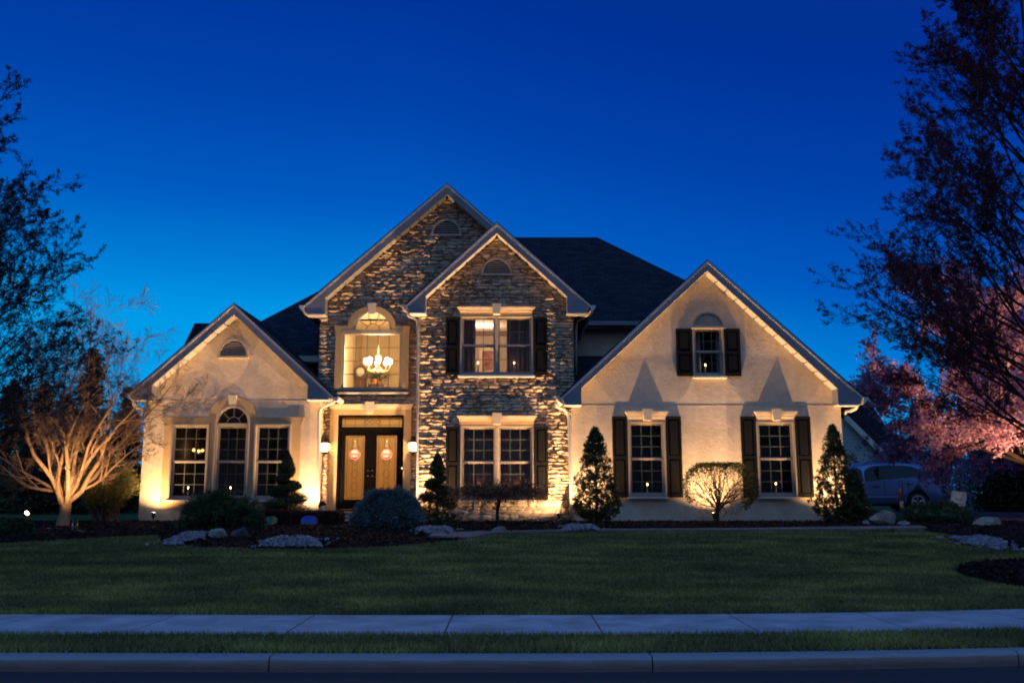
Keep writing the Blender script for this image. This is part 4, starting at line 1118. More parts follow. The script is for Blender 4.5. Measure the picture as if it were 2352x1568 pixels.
# --- round standard tree on the garage wing
def standard_tree():
    b = onground(1647, 20.9); t = plant('standard_tree', b, 'round flat-topped standard tree silhouetted by a floodlight between two windows', 'tree')
    R = np.random.RandomState(31)
    c = W(1655, 1118, 20.9); rx, rz, ry = 86*20.9/F, 55*20.9/F, 0.5
    top = np.array(W(1650, 1165, 20.9))
    segs = [(np.array([tuple(b-Vector((0,0,.05))), (b.x+0.01, b.y, b.z+0.3), tuple(top)]), np.array([0.055, 0.05, 0.06]), 0)]
    for i in range(34):
        # main limbs fan out to the shell, forking as they go
        a = R.uniform(-0.25, math.pi+0.25); yy = R.uniform(-0.7, 0.7)
        e = np.array([c.x+rx*0.93*math.cos(a), c.y+ry*yy, c.z+rz*0.93*math.sin(a)*(1 if math.sin(a) > 0 else 2.5)-0.03])
        q0 = top+np.array([0, 0, R.uniform(-0.12, 0.08)]); L = np.linalg.norm(e-q0); d = (e-q0)/L
        P_ = dict(seg=[6, 5, 4], wander=[0.16, 0.22, 0.25], up=[0.0, 0, 0.02], kids=[5, 4, 0], t0=[0.25, 0.2, 0], ratio=[0.42, 0.5, 0], ang=[38, 40, 0], rr=[0.6, 0.6, 0], taper=[0.35, 0.4, 0.5])
        out = []; grow(R, q0, d, L*0.95, 0.016, 0, P_, out)
        keep = []
        for pts, rr, l in out:
            q = pts[-1]; v = ((q[0]-c.x)/rx)**2+((q[1]-c.y)/(ry*1.2))**2+((q[2]-c.z)/rz)**2
            if v < 1.12: keep.append((pts, rr, l+1))
        segs += keep
    tubes('trunk', segs, M['bark_dark'], t)
    P = []
    while len(P) < 6500:
        d = R.normal(size=3); d /= np.linalg.norm(d)
        u = np.array([math.copysign(abs(d[0])**0.95, d[0]), d[1], math.copysign(abs(d[2])**0.9, d[2])])
        z = min(u[2], 0.86)
        w_ = 0.10 + 0.85*max(0, (z-0.35)/0.45) + (0.42 if u[0] > 0.62 else 0) + (0.25 if u[0] < -0.8 else 0)
        if u[1] < -0.2: w_ *= 0.55
        if R.rand() > w_: continue
        s = 1-0.14*R.rand()**1.5 + 0.03*R.normal()
        P.append((c.x+rx*u[0]*s, c.y+ry*u[1]*s, c.z+rz*z*s/0.88))
    leaf_mesh('crown', P, 0.042, M['boxwood'], t, 3, 0.55)
standard_tree()
# --- weeping umbrella tree under the bay window
def umbrella():
    b = onground(1143, 20.6); t = plant('weeping_tree', b, 'low umbrella-shaped weeping tree with reddish twigs under the stone bay window', 'tree')
    R = np.random.RandomState(41); c = W(1148, 1142, 20.6); out = [(np.array([tuple(b-Vector((0,0,.05))), (b.x-0.01, b.y, (b.z+c.z)/2), tuple(c)]), np.array([0.042, 0.038, 0.045]), 0)]
    rx = 140*20.6/F
    P = []
    for i in range(46):
        a = 2*math.pi*i/46+R.normal()*0.1; L = rx*(0.45+0.6*R.rand()); h = 0.22+0.08*R.normal()*0.6
        pts = []
        for k in range(9):
            u = k/8; pts.append((c.x+math.cos(a)*L*u, c.y+math.sin(a)*L*u*0.75, c.z+h*math.sin(min(1, u*1.35)*math.pi*0.55)-0.28*max(0, u-0.65)**1.3*2+0.02*R.normal()))
        pts = np.array(pts); out.append((pts, np.linspace(0.016, 0.004, 9), 2))
        for k in range(2, 9):
            for _ in range(5):
                d = R.normal(size=3)*0.5; d[2] -= 0.25
                q = pts[k]+d*0.28; out.append((np.array([pts[k], (pts[k]+q)/2+R.normal(size=3)*0.02, q]), np.array([0.004, 0.003, 0.002]), 4))
                P += [tuple(pts[k]+(q-pts[k])*R.rand()+R.normal(size=3)*0.03) for _ in range(6)]
    tubes('trunk', out, M['bark_dark'], t)
    leaf_mesh('crown', P, 0.036, M['weeping_leaf'], t, 5, 0.5)
umbrella()
# --- rounded shrubs
def mound_shrub(name, px, Y, pyt, hw_px, seed, label, mat, n=9000, leaf=0.05, aspect=0.3, core=True, depth=0.8, group=None, flat=1.0, cat='shrub', rough=0.1, dj=0.5, boxy=1.0, corecol='yew', tuft=18):
    b = onground(px, Y); H = height(px, pyt, b); hw = hw_px*Y/F; t = plant(name, b, label, cat, group)
    R = np.random.RandomState(seed); d = R.normal(size=(n, 3)); d /= np.linalg.norm(d, axis=1, keepdims=True)
    d = np.sign(d)*np.abs(d)**boxy; d[:, 2] = np.abs(d[:, 2])*1.6-0.6
    d[:, 2] = np.clip(d[:, 2], -0.6, 1); hh_ = np.hypot(d[:, 0], d[:, 1])+1e-6; tgt = np.sqrt(np.maximum(0.02, 1-d[:, 2]**2)); d[:, 0] *= tgt/hh_; d[:, 1] *= tgt/hh_
    lump = np.array([1+rough*2.2*noise.noise(Vector((v[0]*2.6+seed, v[1]*2.6, v[2]*2.6)))+rough*1.6*noise.noise(Vector((v[0]*5.5+seed, v[1]*5.5, v[2]*5.5))) for v in d])
    s = lump*(1-0.16*R.rand(n)**1.5)*(1+0.06*np.array([noise.noise(Vector((v[0]*16, v[1]*16, v[2]*16+seed))) for v in d]))
    hz = H/1.6
    hz2 = hz
    if tuft:
        m_ = tuft; k_ = n//m_; c = np.stack([b.x+d[:k_, 0]*hw*s[:k_], b.y+d[:k_, 1]*hw*depth*s[:k_], b.z+0.6*hz+d[:k_, 2]*hz*s[:k_]], 1)
        o = R.normal(size=(k_, m_, 3))*dj+d[:k_, None, :]; o /= np.linalg.norm(o, axis=2, keepdims=True)
        P = (c[:, None, :]+o*leaf*(0.3+0.9*R.rand(k_, m_, 1))).reshape(-1, 3); nrm = o.reshape(-1, 3)
        leaf_mesh('crown', P, leaf, mat, t, seed, aspect, nrm, 0.15)
    else:
        P = np.stack([b.x+d[:, 0]*hw*s, b.y+d[:, 1]*hw*depth*s, b.z+0.6*hz+d[:, 2]*hz*s], 1)
        leaf_mesh('crown', P, leaf, mat, t, seed, aspect, d, dj)
    if core:
        m = MB(); vs = []; nu, nv = 20, 12
        for i in range(nv+1):
            ph = math.pi*0.72*i/nv
            for k in range(nu):
                a = 2*math.pi*k/nu; v = (math.sin(ph)*math.cos(a), math.sin(ph)*math.sin(a), max(-0.6, math.cos(ph)))
                lu = 0.80*(1+rough*2*noise.noise(Vector((v[0]*2.6+seed, v[1]*2.6, v[2]*2.6))))
                vs.append((b.x+v[0]*hw*lu, b.y+v[1]*hw*depth*lu, b.z+0.6*hz+v[2]*hz*lu))
        fs = [(i*nu+k, (i+1)*nu+k, (i+1)*nu+(k+1)%nu, i*nu+(k+1)%nu) for i in range(nv) for k in range(nu)]
        m.add(vs, fs).build('branch_mass', mat, t, True)
    return t
mound_shrub('globe_spruce', 891, 19.2, 1129, 71, 51, 'round blue spruce bush in front of the entrance steps', M['spruce'], 36000, 0.085, 0.13, rough=0.10, dj=0.8, tuft=26)
mound_shrub('yew_bush', 503, 19.0, 1144, 68, 52, 'spreading dark green yew bush below the arched window', M['yew'], 17000, 0.10, 0.16, rough=0.24, dj=0.9, boxy=0.85, tuft=22)
mound_shrub('juniper_bush', 566, 18.6, 1166, 30, 53, 'small drooping evergreen bush beside the yew', M['yew'], 5000, 0.08, 0.2, rough=0.2)
mound_shrub('boxwood_bush', 20, 17.2, 1191, 52, 54, 'low dark bush with a bright garden spotlight behind it', M['yew'], 9000, 0.05, 0.35, rough=0.1)
mound_shrub('azalea_bush', 2153, 21.3, 1156, 74, 55, 'wide low dark bush in front of the parked car', M['yew'], 12000, 0.05, 0.3, rough=0.12, boxy=0.8)
mound_shrub('perennial_clump', 1010, 20.2, 1178, 40, 56, 'loose leafy clump at the foot of the spiral topiary by the stone', M['juniper'], 2600, 0.05, 0.35, rough=0.2, core=False)
# --- brown hedge : two clipped blocks
def hedge(px0, px1, Y, pyt, seed, label):
    b = onground((px0+px1)/2, Y); x0, x1 = onground(px0, Y).x, onground(px1, Y).x; H = height(px0, pyt, b)
    t = plant('barberry_hedge', b, label, 'hedge', 'clipped hedge blocks by the entrance'); R = np.random.RandomState(seed); n = 12000; P = []; D = []
    for _ in range(n):
        f = R.randint(0, 5); u = R.uniform(-1, 1); v = R.rand(); w_ = R.uniform(-1, 1)
        if f == 0: q = (u, w_, 1.0)
        elif f < 3: q = (u, -1, v)
        elif f == 3: q = (1 if R.rand() < .5 else -1, w_, v)
        else: q = (u, 1, v)
        k = 1-0.06*R.rand(); rr = 1 - 0.10*max(0, abs(q[0])-0.85)/0.15*(q[2])
        P.append(((x0+x1)/2+q[0]*(x1-x0)/2*k, Y+q[1]*0.35*k, b.z+q[2]*H*k*rr*(1+0.05*noise.noise(Vector((q[0]*4, q[1]*2, seed)))))); D.append((q[0]*(f == 3), q[1]*(f in (1, 2, 4)), 1.0*(f == 0)+0.3))
    leaf_mesh('crown', P, 0.035, M['hedge'], t, seed, 0.5, D, 0.8)
    MB().cbox(x0+0.06, x1-0.06, Y-0.30, Y+0.30, b.z, b.z+H-0.05, 0.05).build('branch_mass', M['bark_dark'], t)
hedge(588, 676, 20.1, 1171, 61, 'clipped brown hedge block behind the striped ornament')
hedge(678, 786, 20.3, 1173, 62, 'clipped brown hedge block behind the blue painted plaque')

# --- bare tree on the left, lit from below
def bare_tree():
    b = onground(144, 19.4); t = plant('bare_tree', b, 'spreading leafless tree lit warmly from below beside the left wing', 'tree')
    R = np.random.RandomState(77); top = np.array(W(152, 1140, 19.4))
    base = np.array(b)
    segs = [(np.array([base-[0,0,.05], base+[0.0,0,0.04], base*0.5+top*0.5+[0.02,0,0], top]), np.array([0.18, 0.135, 0.11, 0.115]), 0)]
    ends = [((20,960),.3),((60,860),-.6),((110,1010),-.9),((140,830),.5),((170,780),-.2),((215,840),.6),((250,760),-.4),((290,850),.3),((330,820),-.7),((340,930),.2),((-40,1000),-.3),((95,800),.9),((200,880),1.0),((270,950),-1.0),((25,1050),.5),((75,920),-.9),((310,1010),.6),((345,880),1.1)]
    for i, ((ex, ey), dy) in enumerate(ends):
        e = np.array(W(ex, ey, 19.4+dy)); q = top+np.array([R.normal()*0.05, R.normal()*0.05, R.uniform(-0.25, 0.05)]); d = e-q; L = np.linalg.norm(d); d /= L
        d0 = np.array([1.15*d[0], 1.1*d[1], 0.75*d[2]]); 
        P_ = dict(seg=[9, 8, 6, 5, 4], wander=[0.17, 0.20, 0.2, 0.2, 0.2], up=[0.062, 0.07, 0.06, 0.05, 0.03], kids=[7, 6, 5, 5, 0], t0=[0.22, 0.15, 0.15, 0.15, 0], ratio=[0.45, 0.5, 0.55, 0.6, 0], ang=[36, 36, 36, 36, 0], rr=[0.5, 0.5, 0.6, 0.65, 0], taper=[0.18, 0.3, 0.35, 0.45, 0.5])
        out = []; grow(R, q, d0, L*1.10, 0.056 if i % 2 else 0.040, 0, P_, out)
        segs += [(p, np.maximum(r, 0.0028), l+1) for p, r, l in out]
    tubes('trunk', [s for s in segs if s[2] <= 2], M['bark'], t, (12, 8, 7))
    tubes('crown', [s for s in segs if s[2] > 2], M['twig'], t, (8, 7, 6, 4, 3, 3))
bare_tree()
# --- vase-shaped shrub behind it
def vase():
    b = onground(238, 21.6); t = plant('vase_shrub', b, 'olive green vase-shaped shrub behind the bare tree trunk', 'shrub'); R = np.random.RandomState(83); segs = []; P = []; D = []
    H = height(230, 1040, b); hw = 88*21.6/F
    for i in range(150):
        a = R.uniform(0, 6.28); s = R.rand()**0.6; e = np.array([b.x-0.1+math.cos(a)*hw*s, b.y+math.sin(a)*0.7*s, b.z+H*(1-0.45*s*s)*(0.8+0.25*R.rand())])
        q = np.array([b.x+R.normal()*0.12, b.y+R.normal()*0.1, b.z]); k = 7
        pts = np.array([q+(e-q)*u+np.array([0, 0, 0.25*math.sin(u*3.14)*s]) for u in np.linspace(0, 1, k)])
        segs.append((pts, np.linspace(0.012, 0.004, k), 3))
        for _ in range(150):
            u = 0.25+0.75*R.rand(); j = u*(k-1); jj = min(k-2, int(j)); p = pts[jj]+(pts[jj+1]-pts[jj])*(j-jj); P.append(p+R.normal(size=3)*0.07); D.append((e-q)/np.linalg.norm(e-q))
    tubes('trunk', segs, M['twig'], t); leaf_mesh('crown', P, 0.08, M['forsythia'], t, 5, 0.25, D, 0.5)
vase()
# --- dark conifers behind
def conifer(px, Y, ytop, hw_px, seed, label, n=9000, mat='conifer', prof=1.0, leaf=0.16, group='dark conifers behind the bare tree', name='conifer_tree'):
    b = Vector((Y*((px-1176)/F), Y, 0.5)); H = height(px, ytop, b); hw = hw_px*Y/F; t = plant(name, b, label, 'tree', group)
    R = np.random.RandomState(seed); P = []; D = []; C = []; nb = 220; segs = [(np.array([(b.x, b.y, b.z-0.1), (b.x, b.y, b.z+H)]), np.array([0.14, 0.02]), 0)]
    for i in range(nb):
        v = R.rand()**(1.2 if prof > 0.5 else 0.85); z = 0.03*H+v*H*0.95; L = hw*(1-v)**prof*(0.75+0.4*R.rand())+0.1; a = R.uniform(0, 6.28)
        p0 = np.array([b.x, b.y, b.z+z]); e = p0+np.array([math.cos(a)*L, math.sin(a)*L, 0.10*L-0.06])
        segs.append((np.array([p0, e]), np.array([0.02, 0.006]), 3))
        m_ = int(n/nb)
        u = R.rand(m_)**0.7; q = p0+(e-p0)*u[:, None]+R.normal(size=(m_, 3))*np.array([0.16, 0.16, 0.13])*(0.4+0.8*(1-v))
        P.append(q); D.append(np.tile((e-p0)/L+[0, 0, -0.1], (m_, 1)))
    leaf_mesh('crown', np.concatenate(P), leaf, M[mat], t, seed, 0.35, np.concatenate(D), 0.6)
    tubes('trunk', segs, M['bark_dark'], t)
for a in ((25, 33, 868, 80, 91, 'dark conifer at the very edge of the picture, behind the bare tree'), (95, 31, 880, 60, 92, 'dark conifer behind the trunk of the bare tree'), (205, 31.5, 800, 62, 93, 'tallest dark conifer, pointed top behind the bare tree crown'), (292, 33, 890, 58, 94, 'dark conifer close beside the left wing wall'), (-70, 34, 850, 80, 95, 'dark conifer mostly outside the frame behind the maple'), (150, 36, 905, 70, 96, 'short conifer between the two taller ones behind the bare tree')):
    conifer(*a[:4], a[4], a[5], 12000, prof=0.8)

# --- foreground maples
def maple(bx, by, seed, H, bias, label, mats, dirs, rb, extra=None):
    b = Vector((bx, by, gz(bx, by))); t = plant('maple_tree', b, label, 'tree', 'young maple trees by the sidewalk'); R = np.random.RandomState(seed)
    out = [(np.array([(bx, by, b.z-0.1), (bx, by, b.z+1.2), (bx+0.03, by, b.z+2.6), (bx, by, b.z+4.5), (bx, by, b.z+H)]), np.array([rb, rb*0.75, rb*0.6, rb*0.35, 0.01]), 0)]
    for (z, dx, dy, dz, L) in dirs:
        P_ = dict(seg=[9, 7, 5, 4], wander=[0.05, 0.08, 0.10, 0.12], up=[0.035, 0.06, 0.07, 0.06], kids=[9, 7, 3, 0], t0=[0.34, 0.12, 0.15, 0], ratio=[0.36, 0.40, 0.42, 0], ang=[38, 38, 38, 0], rr=[0.55, 0.55, 0.6, 0], taper=[0.2, 0.3, 0.35, 0.5], tipshort=0.8)
        o = []; grow(R, (bx, by, b.z+z), (dx, dy, dz), L, 0.010+0.0055*L, 0, P_, o)
        out += [(p, np.maximum(r, 0.003), l+1) for p, r, l in o]
    tubes('trunk', out, M['bark_dark'], t, (10, 6, 4, 3, 3))
    C = []
    for p, r, l in out:
        if l >= 3:
            n = 3 if l == 3 else 2
            for k in range(n):
                u = (k+0.5+0.4*R.normal()*0.5)/n*(len(p)-1); u = min(max(u, 0), len(p)-1.001); i = int(u); C.append(p[i]+(p[i+1]-p[i])*(u-i))
            C.append(p[-1])
    C = np.array(C); C = C[R.rand(len(C)) < (0.42 if bx > 0 else 0.48)]
    P = clumps(C, 10, 0.040, R)
    leaf_mesh('crown', P, 0.028, M[mats], t, seed, 0.5)
    print('maple clumps', len(C))
def limbs(seed, sgn, n, z0, z1, L0, L1, e0, e1, spread=1.1):
    R = np.random.RandomState(seed); o = []
    for i in range(n):
        t = (i+R.rand())/n; a = R.normal()*spread*0.5
        el = e0+(e1-e0)*t
        o.append((z0+(z1-z0)*t, sgn*math.cos(a), math.sin(a), el+R.normal()*0.06, (L0+(L1-L0)*t)*(0.9+0.2*R.rand())))
    return o
dR = limbs(1, -1, 32, 1.4, 7.2, 2.9, 1.6, 0.42, 1.5, 1.0) + limbs(9, -1, 7, 1.5, 3.4, 2.5, 2.4, 0.30, 0.8, 0.7) + limbs(2, 1, 9, 1.8, 7, 2.6, 1.4, 0.5, 1.5, 1.8)
maple(TRX+0.16, 12.4, 101, 9.6, None, 'tall reddish budding maple overhanging the frame beside the pink cherry', 'budred', dR, 0.13)
dL = limbs(3, 1, 24, 1.4, 5.4, 3.0, 1.6, 0.36, 1.35, 1.0)+limbs(7, 1, 3, 1.2, 2.2, 2.8, 2.6, 0.2, 0.4, 0.8) + limbs(4, -1, 7, 1.8, 5, 2.2, 1.4, 0.5, 1.5, 1.8)
maple(-8.5, 12.2, 102, 7.6, None, 'dark budding maple reaching in from the frame edge above the bare tree', 'bud', dL, 0.11)

# --- pink cherry beyond the right corner
def cherry():
    b = Vector((14.3, 25.4, 0.55)); t = plant('cherry_tree', b, 'pink blossoming cherry tree lit from below beyond the garage wing', 'tree'); R = np.random.RandomState(121)
    out = [(np.array([tuple(b), (b.x-0.05, b.y, b.z+0.9), (b.x-0.05, b.y, b.z+1.9)]), np.array([0.20, 0.15, 0.13]), 0)]
    for i in range(24):
        a = 2*math.pi*i/12+R.normal()*0.15; el = R.uniform(0.05, 0.6) if i < 12 else R.uniform(0.8, 2.6)
        P_ = dict(seg=[8, 6, 5], wander=[0.08, 0.12, 0.14], up=[0.02, 0.0, -0.03], kids=[9, 6, 0], t0=[0.25, 0.15, 0], ratio=[0.42, 0.5, 0], ang=[42, 40, 0], rr=[0.5, 0.55, 0], taper=[0.2, 0.3, 0.5])
        o = []; grow(R, (b.x-0.05, b.y, b.z+R.uniform(1.3, 1.9)), (math.cos(a), math.sin(a), el), R.uniform(3.6, 4.9)+(0.9 if i > 11 else 0), 0.07, 0, P_, o); out += [(p, np.maximum(r, 0.005), l+1) for p, r, l in o]
    tubes('trunk', out, M['bark_dark'], t, (10, 7, 5, 3))
    C = []
    for p, r, l in out:
        if l >= 2:
            for k in range(len(p)): C.append(p[k])
    C = np.array(C); print('cherry', len(C))
    P = clumps(C, 15, 0.19, R)
    leaf_mesh('crown', P, 0.085, M['blossom'], t, 2, 0.8)
cherry()
# --- weeping cherry behind the car, arborvitae row
def weeping():
    b = Vector((XZ(2165, 1180, 37)[0], 37, 0.5)); t = plant('weeping_cherry', b, 'mauve weeping cherry hanging down behind the parked car', 'tree'); R = np.random.RandomState(131)
    H = height(2165, 1025, b); hw = 66*37/F; P = []; segs = [(np.array([tuple(b), (b.x, b.y, b.z+H*0.8)]), np.array([0.12, 0.08]), 0)]
    for i in range(230):
        a = R.uniform(0, 6.28); s = R.rand()**0.5; e = np.array([b.x+hw*s*math.cos(a), b.y+hw*s*math.sin(a), b.z+H*(1-0.25*s*s)])
        L = e[2]-b.z-R.uniform(0.1, 0.5); k = 6
        pts = np.array([[b.x, b.y, b.z+H*0.8]]+[[e[0]+0.1*math.sin(j+i), e[1], e[2]-L*j/(k-1)] for j in range(k)]); segs.append((pts, np.linspace(0.015, 0.004, k+1), 4))
        for _ in range(60):
            u = R.rand(); P.append((e[0]+R.normal()*0.05, e[1]+R.normal()*0.05, e[2]-L*u))
    tubes('trunk', segs, M['bark_dark'], t); leaf_mesh('crown', P, 0.075, M['blossom_pale'], t, 3, 0.8)
weeping()
for i, (px, Y, yt, hw, s) in enumerate(((2257, 33.5, 985, 32, 1), (2303, 33.5, 1000, 32, 2), (2347, 33.0, 975, 34, 3), (2395, 33.0, 990, 34, 4))):
    conifer(px, Y, yt, hw, 140+s, ('arborvitae column nearest the weeping cherry', 'shorter arborvitae column second from the weeping cherry', 'arborvitae column at the frame edge behind the pale boulder', 'arborvitae column mostly hidden past the frame edge')[i], 16000, prof=0.22, leaf=0.12, group='arborvitae screen beyond the driveway', name='arborvitae')
# a red-leaved tree in front of the neighbour's roof
def small_red():
    b = Vector((XZ(2050, 1180, 44)[0], 44, 0.5)); t = plant('plum_tree', b, 'small red-leaved tree in front of the neighbouring roof', 'tree'); R = np.random.RandomState(151)
    out = [(np.array([tuple(b), (b.x, b.y, b.z+1.2)]), np.array([0.09, 0.07]), 0)]
    for i in range(9):
        a = R.uniform(0, 6.28); P_ = dict(seg=[6, 5, 4], wander=[0.1, 0.12, 0.14], up=[0.05, 0.05, 0.05], kids=[6, 5, 0], t0=[0.3, 0.2, 0], ratio=[0.45, 0.5, 0], ang=[38, 38, 0], rr=[0.5, 0.6, 0], taper=[0.3, 0.4, 0.5])
        o = []; grow(R, (b.x, b.y, b.z+1.1), (math.cos(a)*0.8, math.sin(a)*0.8, 0.8), 2.4, 0.05, 0, P_, o); out += [(p, np.maximum(r, 0.006), l+1) for p, r, l in o]
    tubes('trunk', out, M['bark_dark'], t); C = np.array([p[-1] for p, r, l in out if l >= 2]); C = C[R.rand(len(C)) < 0.6]
    leaf_mesh('crown', clumps(C, 14, 0.16, R), 0.10, M['maple_red'], t, 2, 0.7)
small_red()
# ------------------------------------------------------------------ rocks and pebbles
def rock(px, py, wpx, hpx, seed, label, mat, group=None, depth=0.6, name='boulder', sharp=0.5):
    b = G(px, py); s = b.y/F; hw = wpx*s/2; H = hpx*s; R = random.Random(seed)
    bm_v = []; nu, nv = 44, 26
    planes = [(Vector((R.gauss(0,1), R.gauss(0,1), R.gauss(0,0.8))).normalized(), R.uniform(0.5, 0.85)) for _ in range(13)]
    for i in range(nv+1):
        ph = math.pi*i/nv
        for k in range(nu):
            a = 2*math.pi*k/nu; v = Vector((math.sin(ph)*math.cos(a), math.sin(ph)*math.sin(a), math.cos(ph)))
            d = 1.0
            for n_, o_ in planes:
                c = v.dot(n_)
                if c > 0.01: d = min(d, o_/c)
            d = d+0.05*noise.noise(v*2.5+Vector((seed, 0, 0)))+0.04*noise.noise(v*7+Vector((0, seed, 0)))+0.02*noise.noise(v*17)
            bm_v.append((b.x+v.x*hw*d*1.12, b.y+hw*depth+v.y*hw*depth*d, b.z+H*0.42+v.z*H*0.68*d))
    fs = [(i*nu+k, (i+1)*nu+k, (i+1)*nu+(k+1)%nu, i*nu+(k+1)%nu) for i in range(nv) for k in range(nu)]
    o = MB().add(bm_v, fs).build(name, mat, None, False); tag(o, label, 'rock', group); return o
rock(2032, 1211, 72, 37, 4, 'big brown boulder at the foot of the corner holly', M['rock'])
rock(2279, 1212, 76, 30, 9, 'long pale boulder in front of the arborvitae', M['rock_pale'])
rock(496, 1241, 52, 30, 5, 'pale squarish boulder at the head of the white pebbles', M['rock_pale'])
rock(545, 1240, 54, 28, 6, 'dark low boulder beside the pale squarish one', M['rock_dark'])
rock(1146, 1226, 46, 15, 7, 'small brown rock at the foot of the weeping tree', M['rock'])
rock(118, 1220, 62, 7, 12, 'long flat stepping stone in front of the bare tree', M['rock'], 'flat stones in front of the bare tree', name='flat_stone')
rock(157, 1222, 50, 6, 13, 'flat stepping stone between the long one and the pointed one', M['rock'], 'flat stones in front of the bare tree', name='flat_stone')
rock(180, 1226, 26, 9, 14, 'small pointed flat stone at the end of the flat stones', M['rock'], 'flat stones in front of the bare tree', name='flat_stone')
def pebbles(poly, n, seed, label, size=0.05, mh=0.10):
    """poly of px points on the ground; heap them inside"""
    R = random.Random(seed); Q = [G(*p) for p in poly]; xs_ = [q.x for q in Q]; ys_ = [q.y for q in Q]; cx, cy = sum(xs_)/len(Q), sum(ys_)/len(Q)
    def inside(x, y):
        c = False; j = len(Q)-1
        for i in range(len(Q)):
            if (Q[i].y > y) != (Q[j].y > y) and x < (Q[j].x-Q[i].x)*(y-Q[i].y)/(Q[j].y-Q[i].y+1e-9)+Q[i].x: c = not c
            j = i
        return c
    # unit pebble
    t = (1+5**0.5)/2
    iv = [Vector(v).normalized() for v in ((-1,t,0),(1,t,0),(-1,-t,0),(1,-t,0),(0,-1,t),(0,1,t),(0,-1,-t),(0,1,-t),(t,0,-1),(t,0,1),(-t,0,-1),(-t,0,1))]
    f0 = [(0,11,5),(0,5,1),(0,1,7),(0,7,10),(0,10,11),(1,5,9),(5,11,4),(11,10,2),(10,7,6),(7,1,8),(3,9,4),(3,4,2),(3,2,6),(3,6,8),(3,8,9),(4,9,5),(2,4,11),(6,2,10),(8,6,7),(9,8,1)]
    V = []; Fc = []; k = 0; g = 0
    while k < n and g < n*60:
        g += 1; x = R.uniform(min(xs_)-0.12, max(xs_)+0.12); y = R.uniform(min(ys_)-0.02, max(ys_)+0.15)
        if not inside(x, y):
            if k % 9 or R.random() > 0.4: continue
        e = min(1.0, 2.2*(1-max(abs(x-cx)/(max(xs_)-min(xs_)), abs(y-cy)/(max(ys_)-min(ys_)))*1.9)) if True else 1
        z = mound(x, y)+0.02+max(0, e)*mh*R.uniform(0.5, 1); s = size*R.uniform(0.5, 1.1); rot = Matrix.Rotation(R.uniform(0, 6.28), 3, 'Z') @ Matrix.Rotation(R.uniform(-0.5, 0.5), 3, 'X')
        sx, sy, sz = s*R.uniform(0.8, 1.4), s*R.uniform(0.7, 1.1), s*R.uniform(0.45, 0.8); b = len(V)
        for v in iv:
            w_ = 1+R.uniform(-0.12, 0.12); p = rot @ Vector((v.x*sx*w_, v.y*sy*w_, v.z*sz*w_)); V.append((x+p.x, y+p.y, z+p.z))
        Fc += [(a+b, c+b, d+b) for a, c, d in f0]; k += 1
    o = np_mesh('pebbles', V, Fc, M['pebble']); tag(o, label, 'pebbles', kind='stuff')
pebbles([(372,1256),(400,1258),(470,1243),(480,1232),(440,1234),(395,1243)], 700, 1, 'white pebbles spilling from the pale squarish boulder', 0.035, 0.05)
pebbles([(594,1261),(740,1261),(735,1254),(690,1248),(640,1248),(610,1253)], 800, 2, 'white pebble patch in the mulch below the hedge', 0.036, 0.07)
pebbles([(953,1230),(985,1234),(1042,1233),(1040,1224),(1000,1220),(960,1222)], 600, 3, 'white pebble patch by the walkway and spiral topiary', 0.036, 0.06)
pebbles([(1291,1224),(1376,1223),(1372,1219),(1330,1217),(1295,1219)], 360, 4, 'white pebbles at the foot of the first holly cone', 0.045, 0.06)
pebbles([(2181,1241),(2215,1254),(2300,1268),(2312,1264),(2295,1248),(2250,1241)], 800, 5, 'white pebble patch on the mulch near the pale boulder', 0.05, 0.05)
pebbles([(2066,1214),(2086,1214),(2086,1208),(2066,1208)], 60, 6, 'few pale pebbles between brown boulder and dark bush', 0.05, 0.03)
pebbles([(1984,1211),(1998,1211),(1998,1206),(1984,1206)], 40, 7, 'few pale pebbles at the foot of the corner hollies', 0.05, 0.03)

# ------------------------------------------------------------------ lights
WARM = (1.0, 0.59, 0.285)
SPOTMAT = emit('lamp_lens_glow', (1.0, 0.72, 0.42), 30)
def falloff(L, mode='Linear'):
    L.use_nodes = True; nt = L.node_tree; e = nt.nodes['Emission']; f = nt.nodes.new('ShaderNodeLightFalloff'); f.inputs[0].default_value = 1.0; f.inputs['Smooth'].default_value = 0.25
    if mode == 'Mixed':
        q = nt.nodes.new('ShaderNodeMath'); q.operation = 'MULTIPLY_ADD'; q.inputs[1].default_value = 0.5
        l = nt.nodes.new('ShaderNodeMath'); l.operation = 'MULTIPLY'; l.inputs[1].default_value = 0.86
        nt.links.new(f.outputs['Linear'], l.inputs[0]); nt.links.new(f.outputs['Quadratic'], q.inputs[0]); nt.links.new(l.outputs[0], q.inputs[2]); nt.links.new(q.outputs[0], e.inputs['Strength'])
    else: nt.links.new(f.outputs[mode], e.inputs['Strength'])
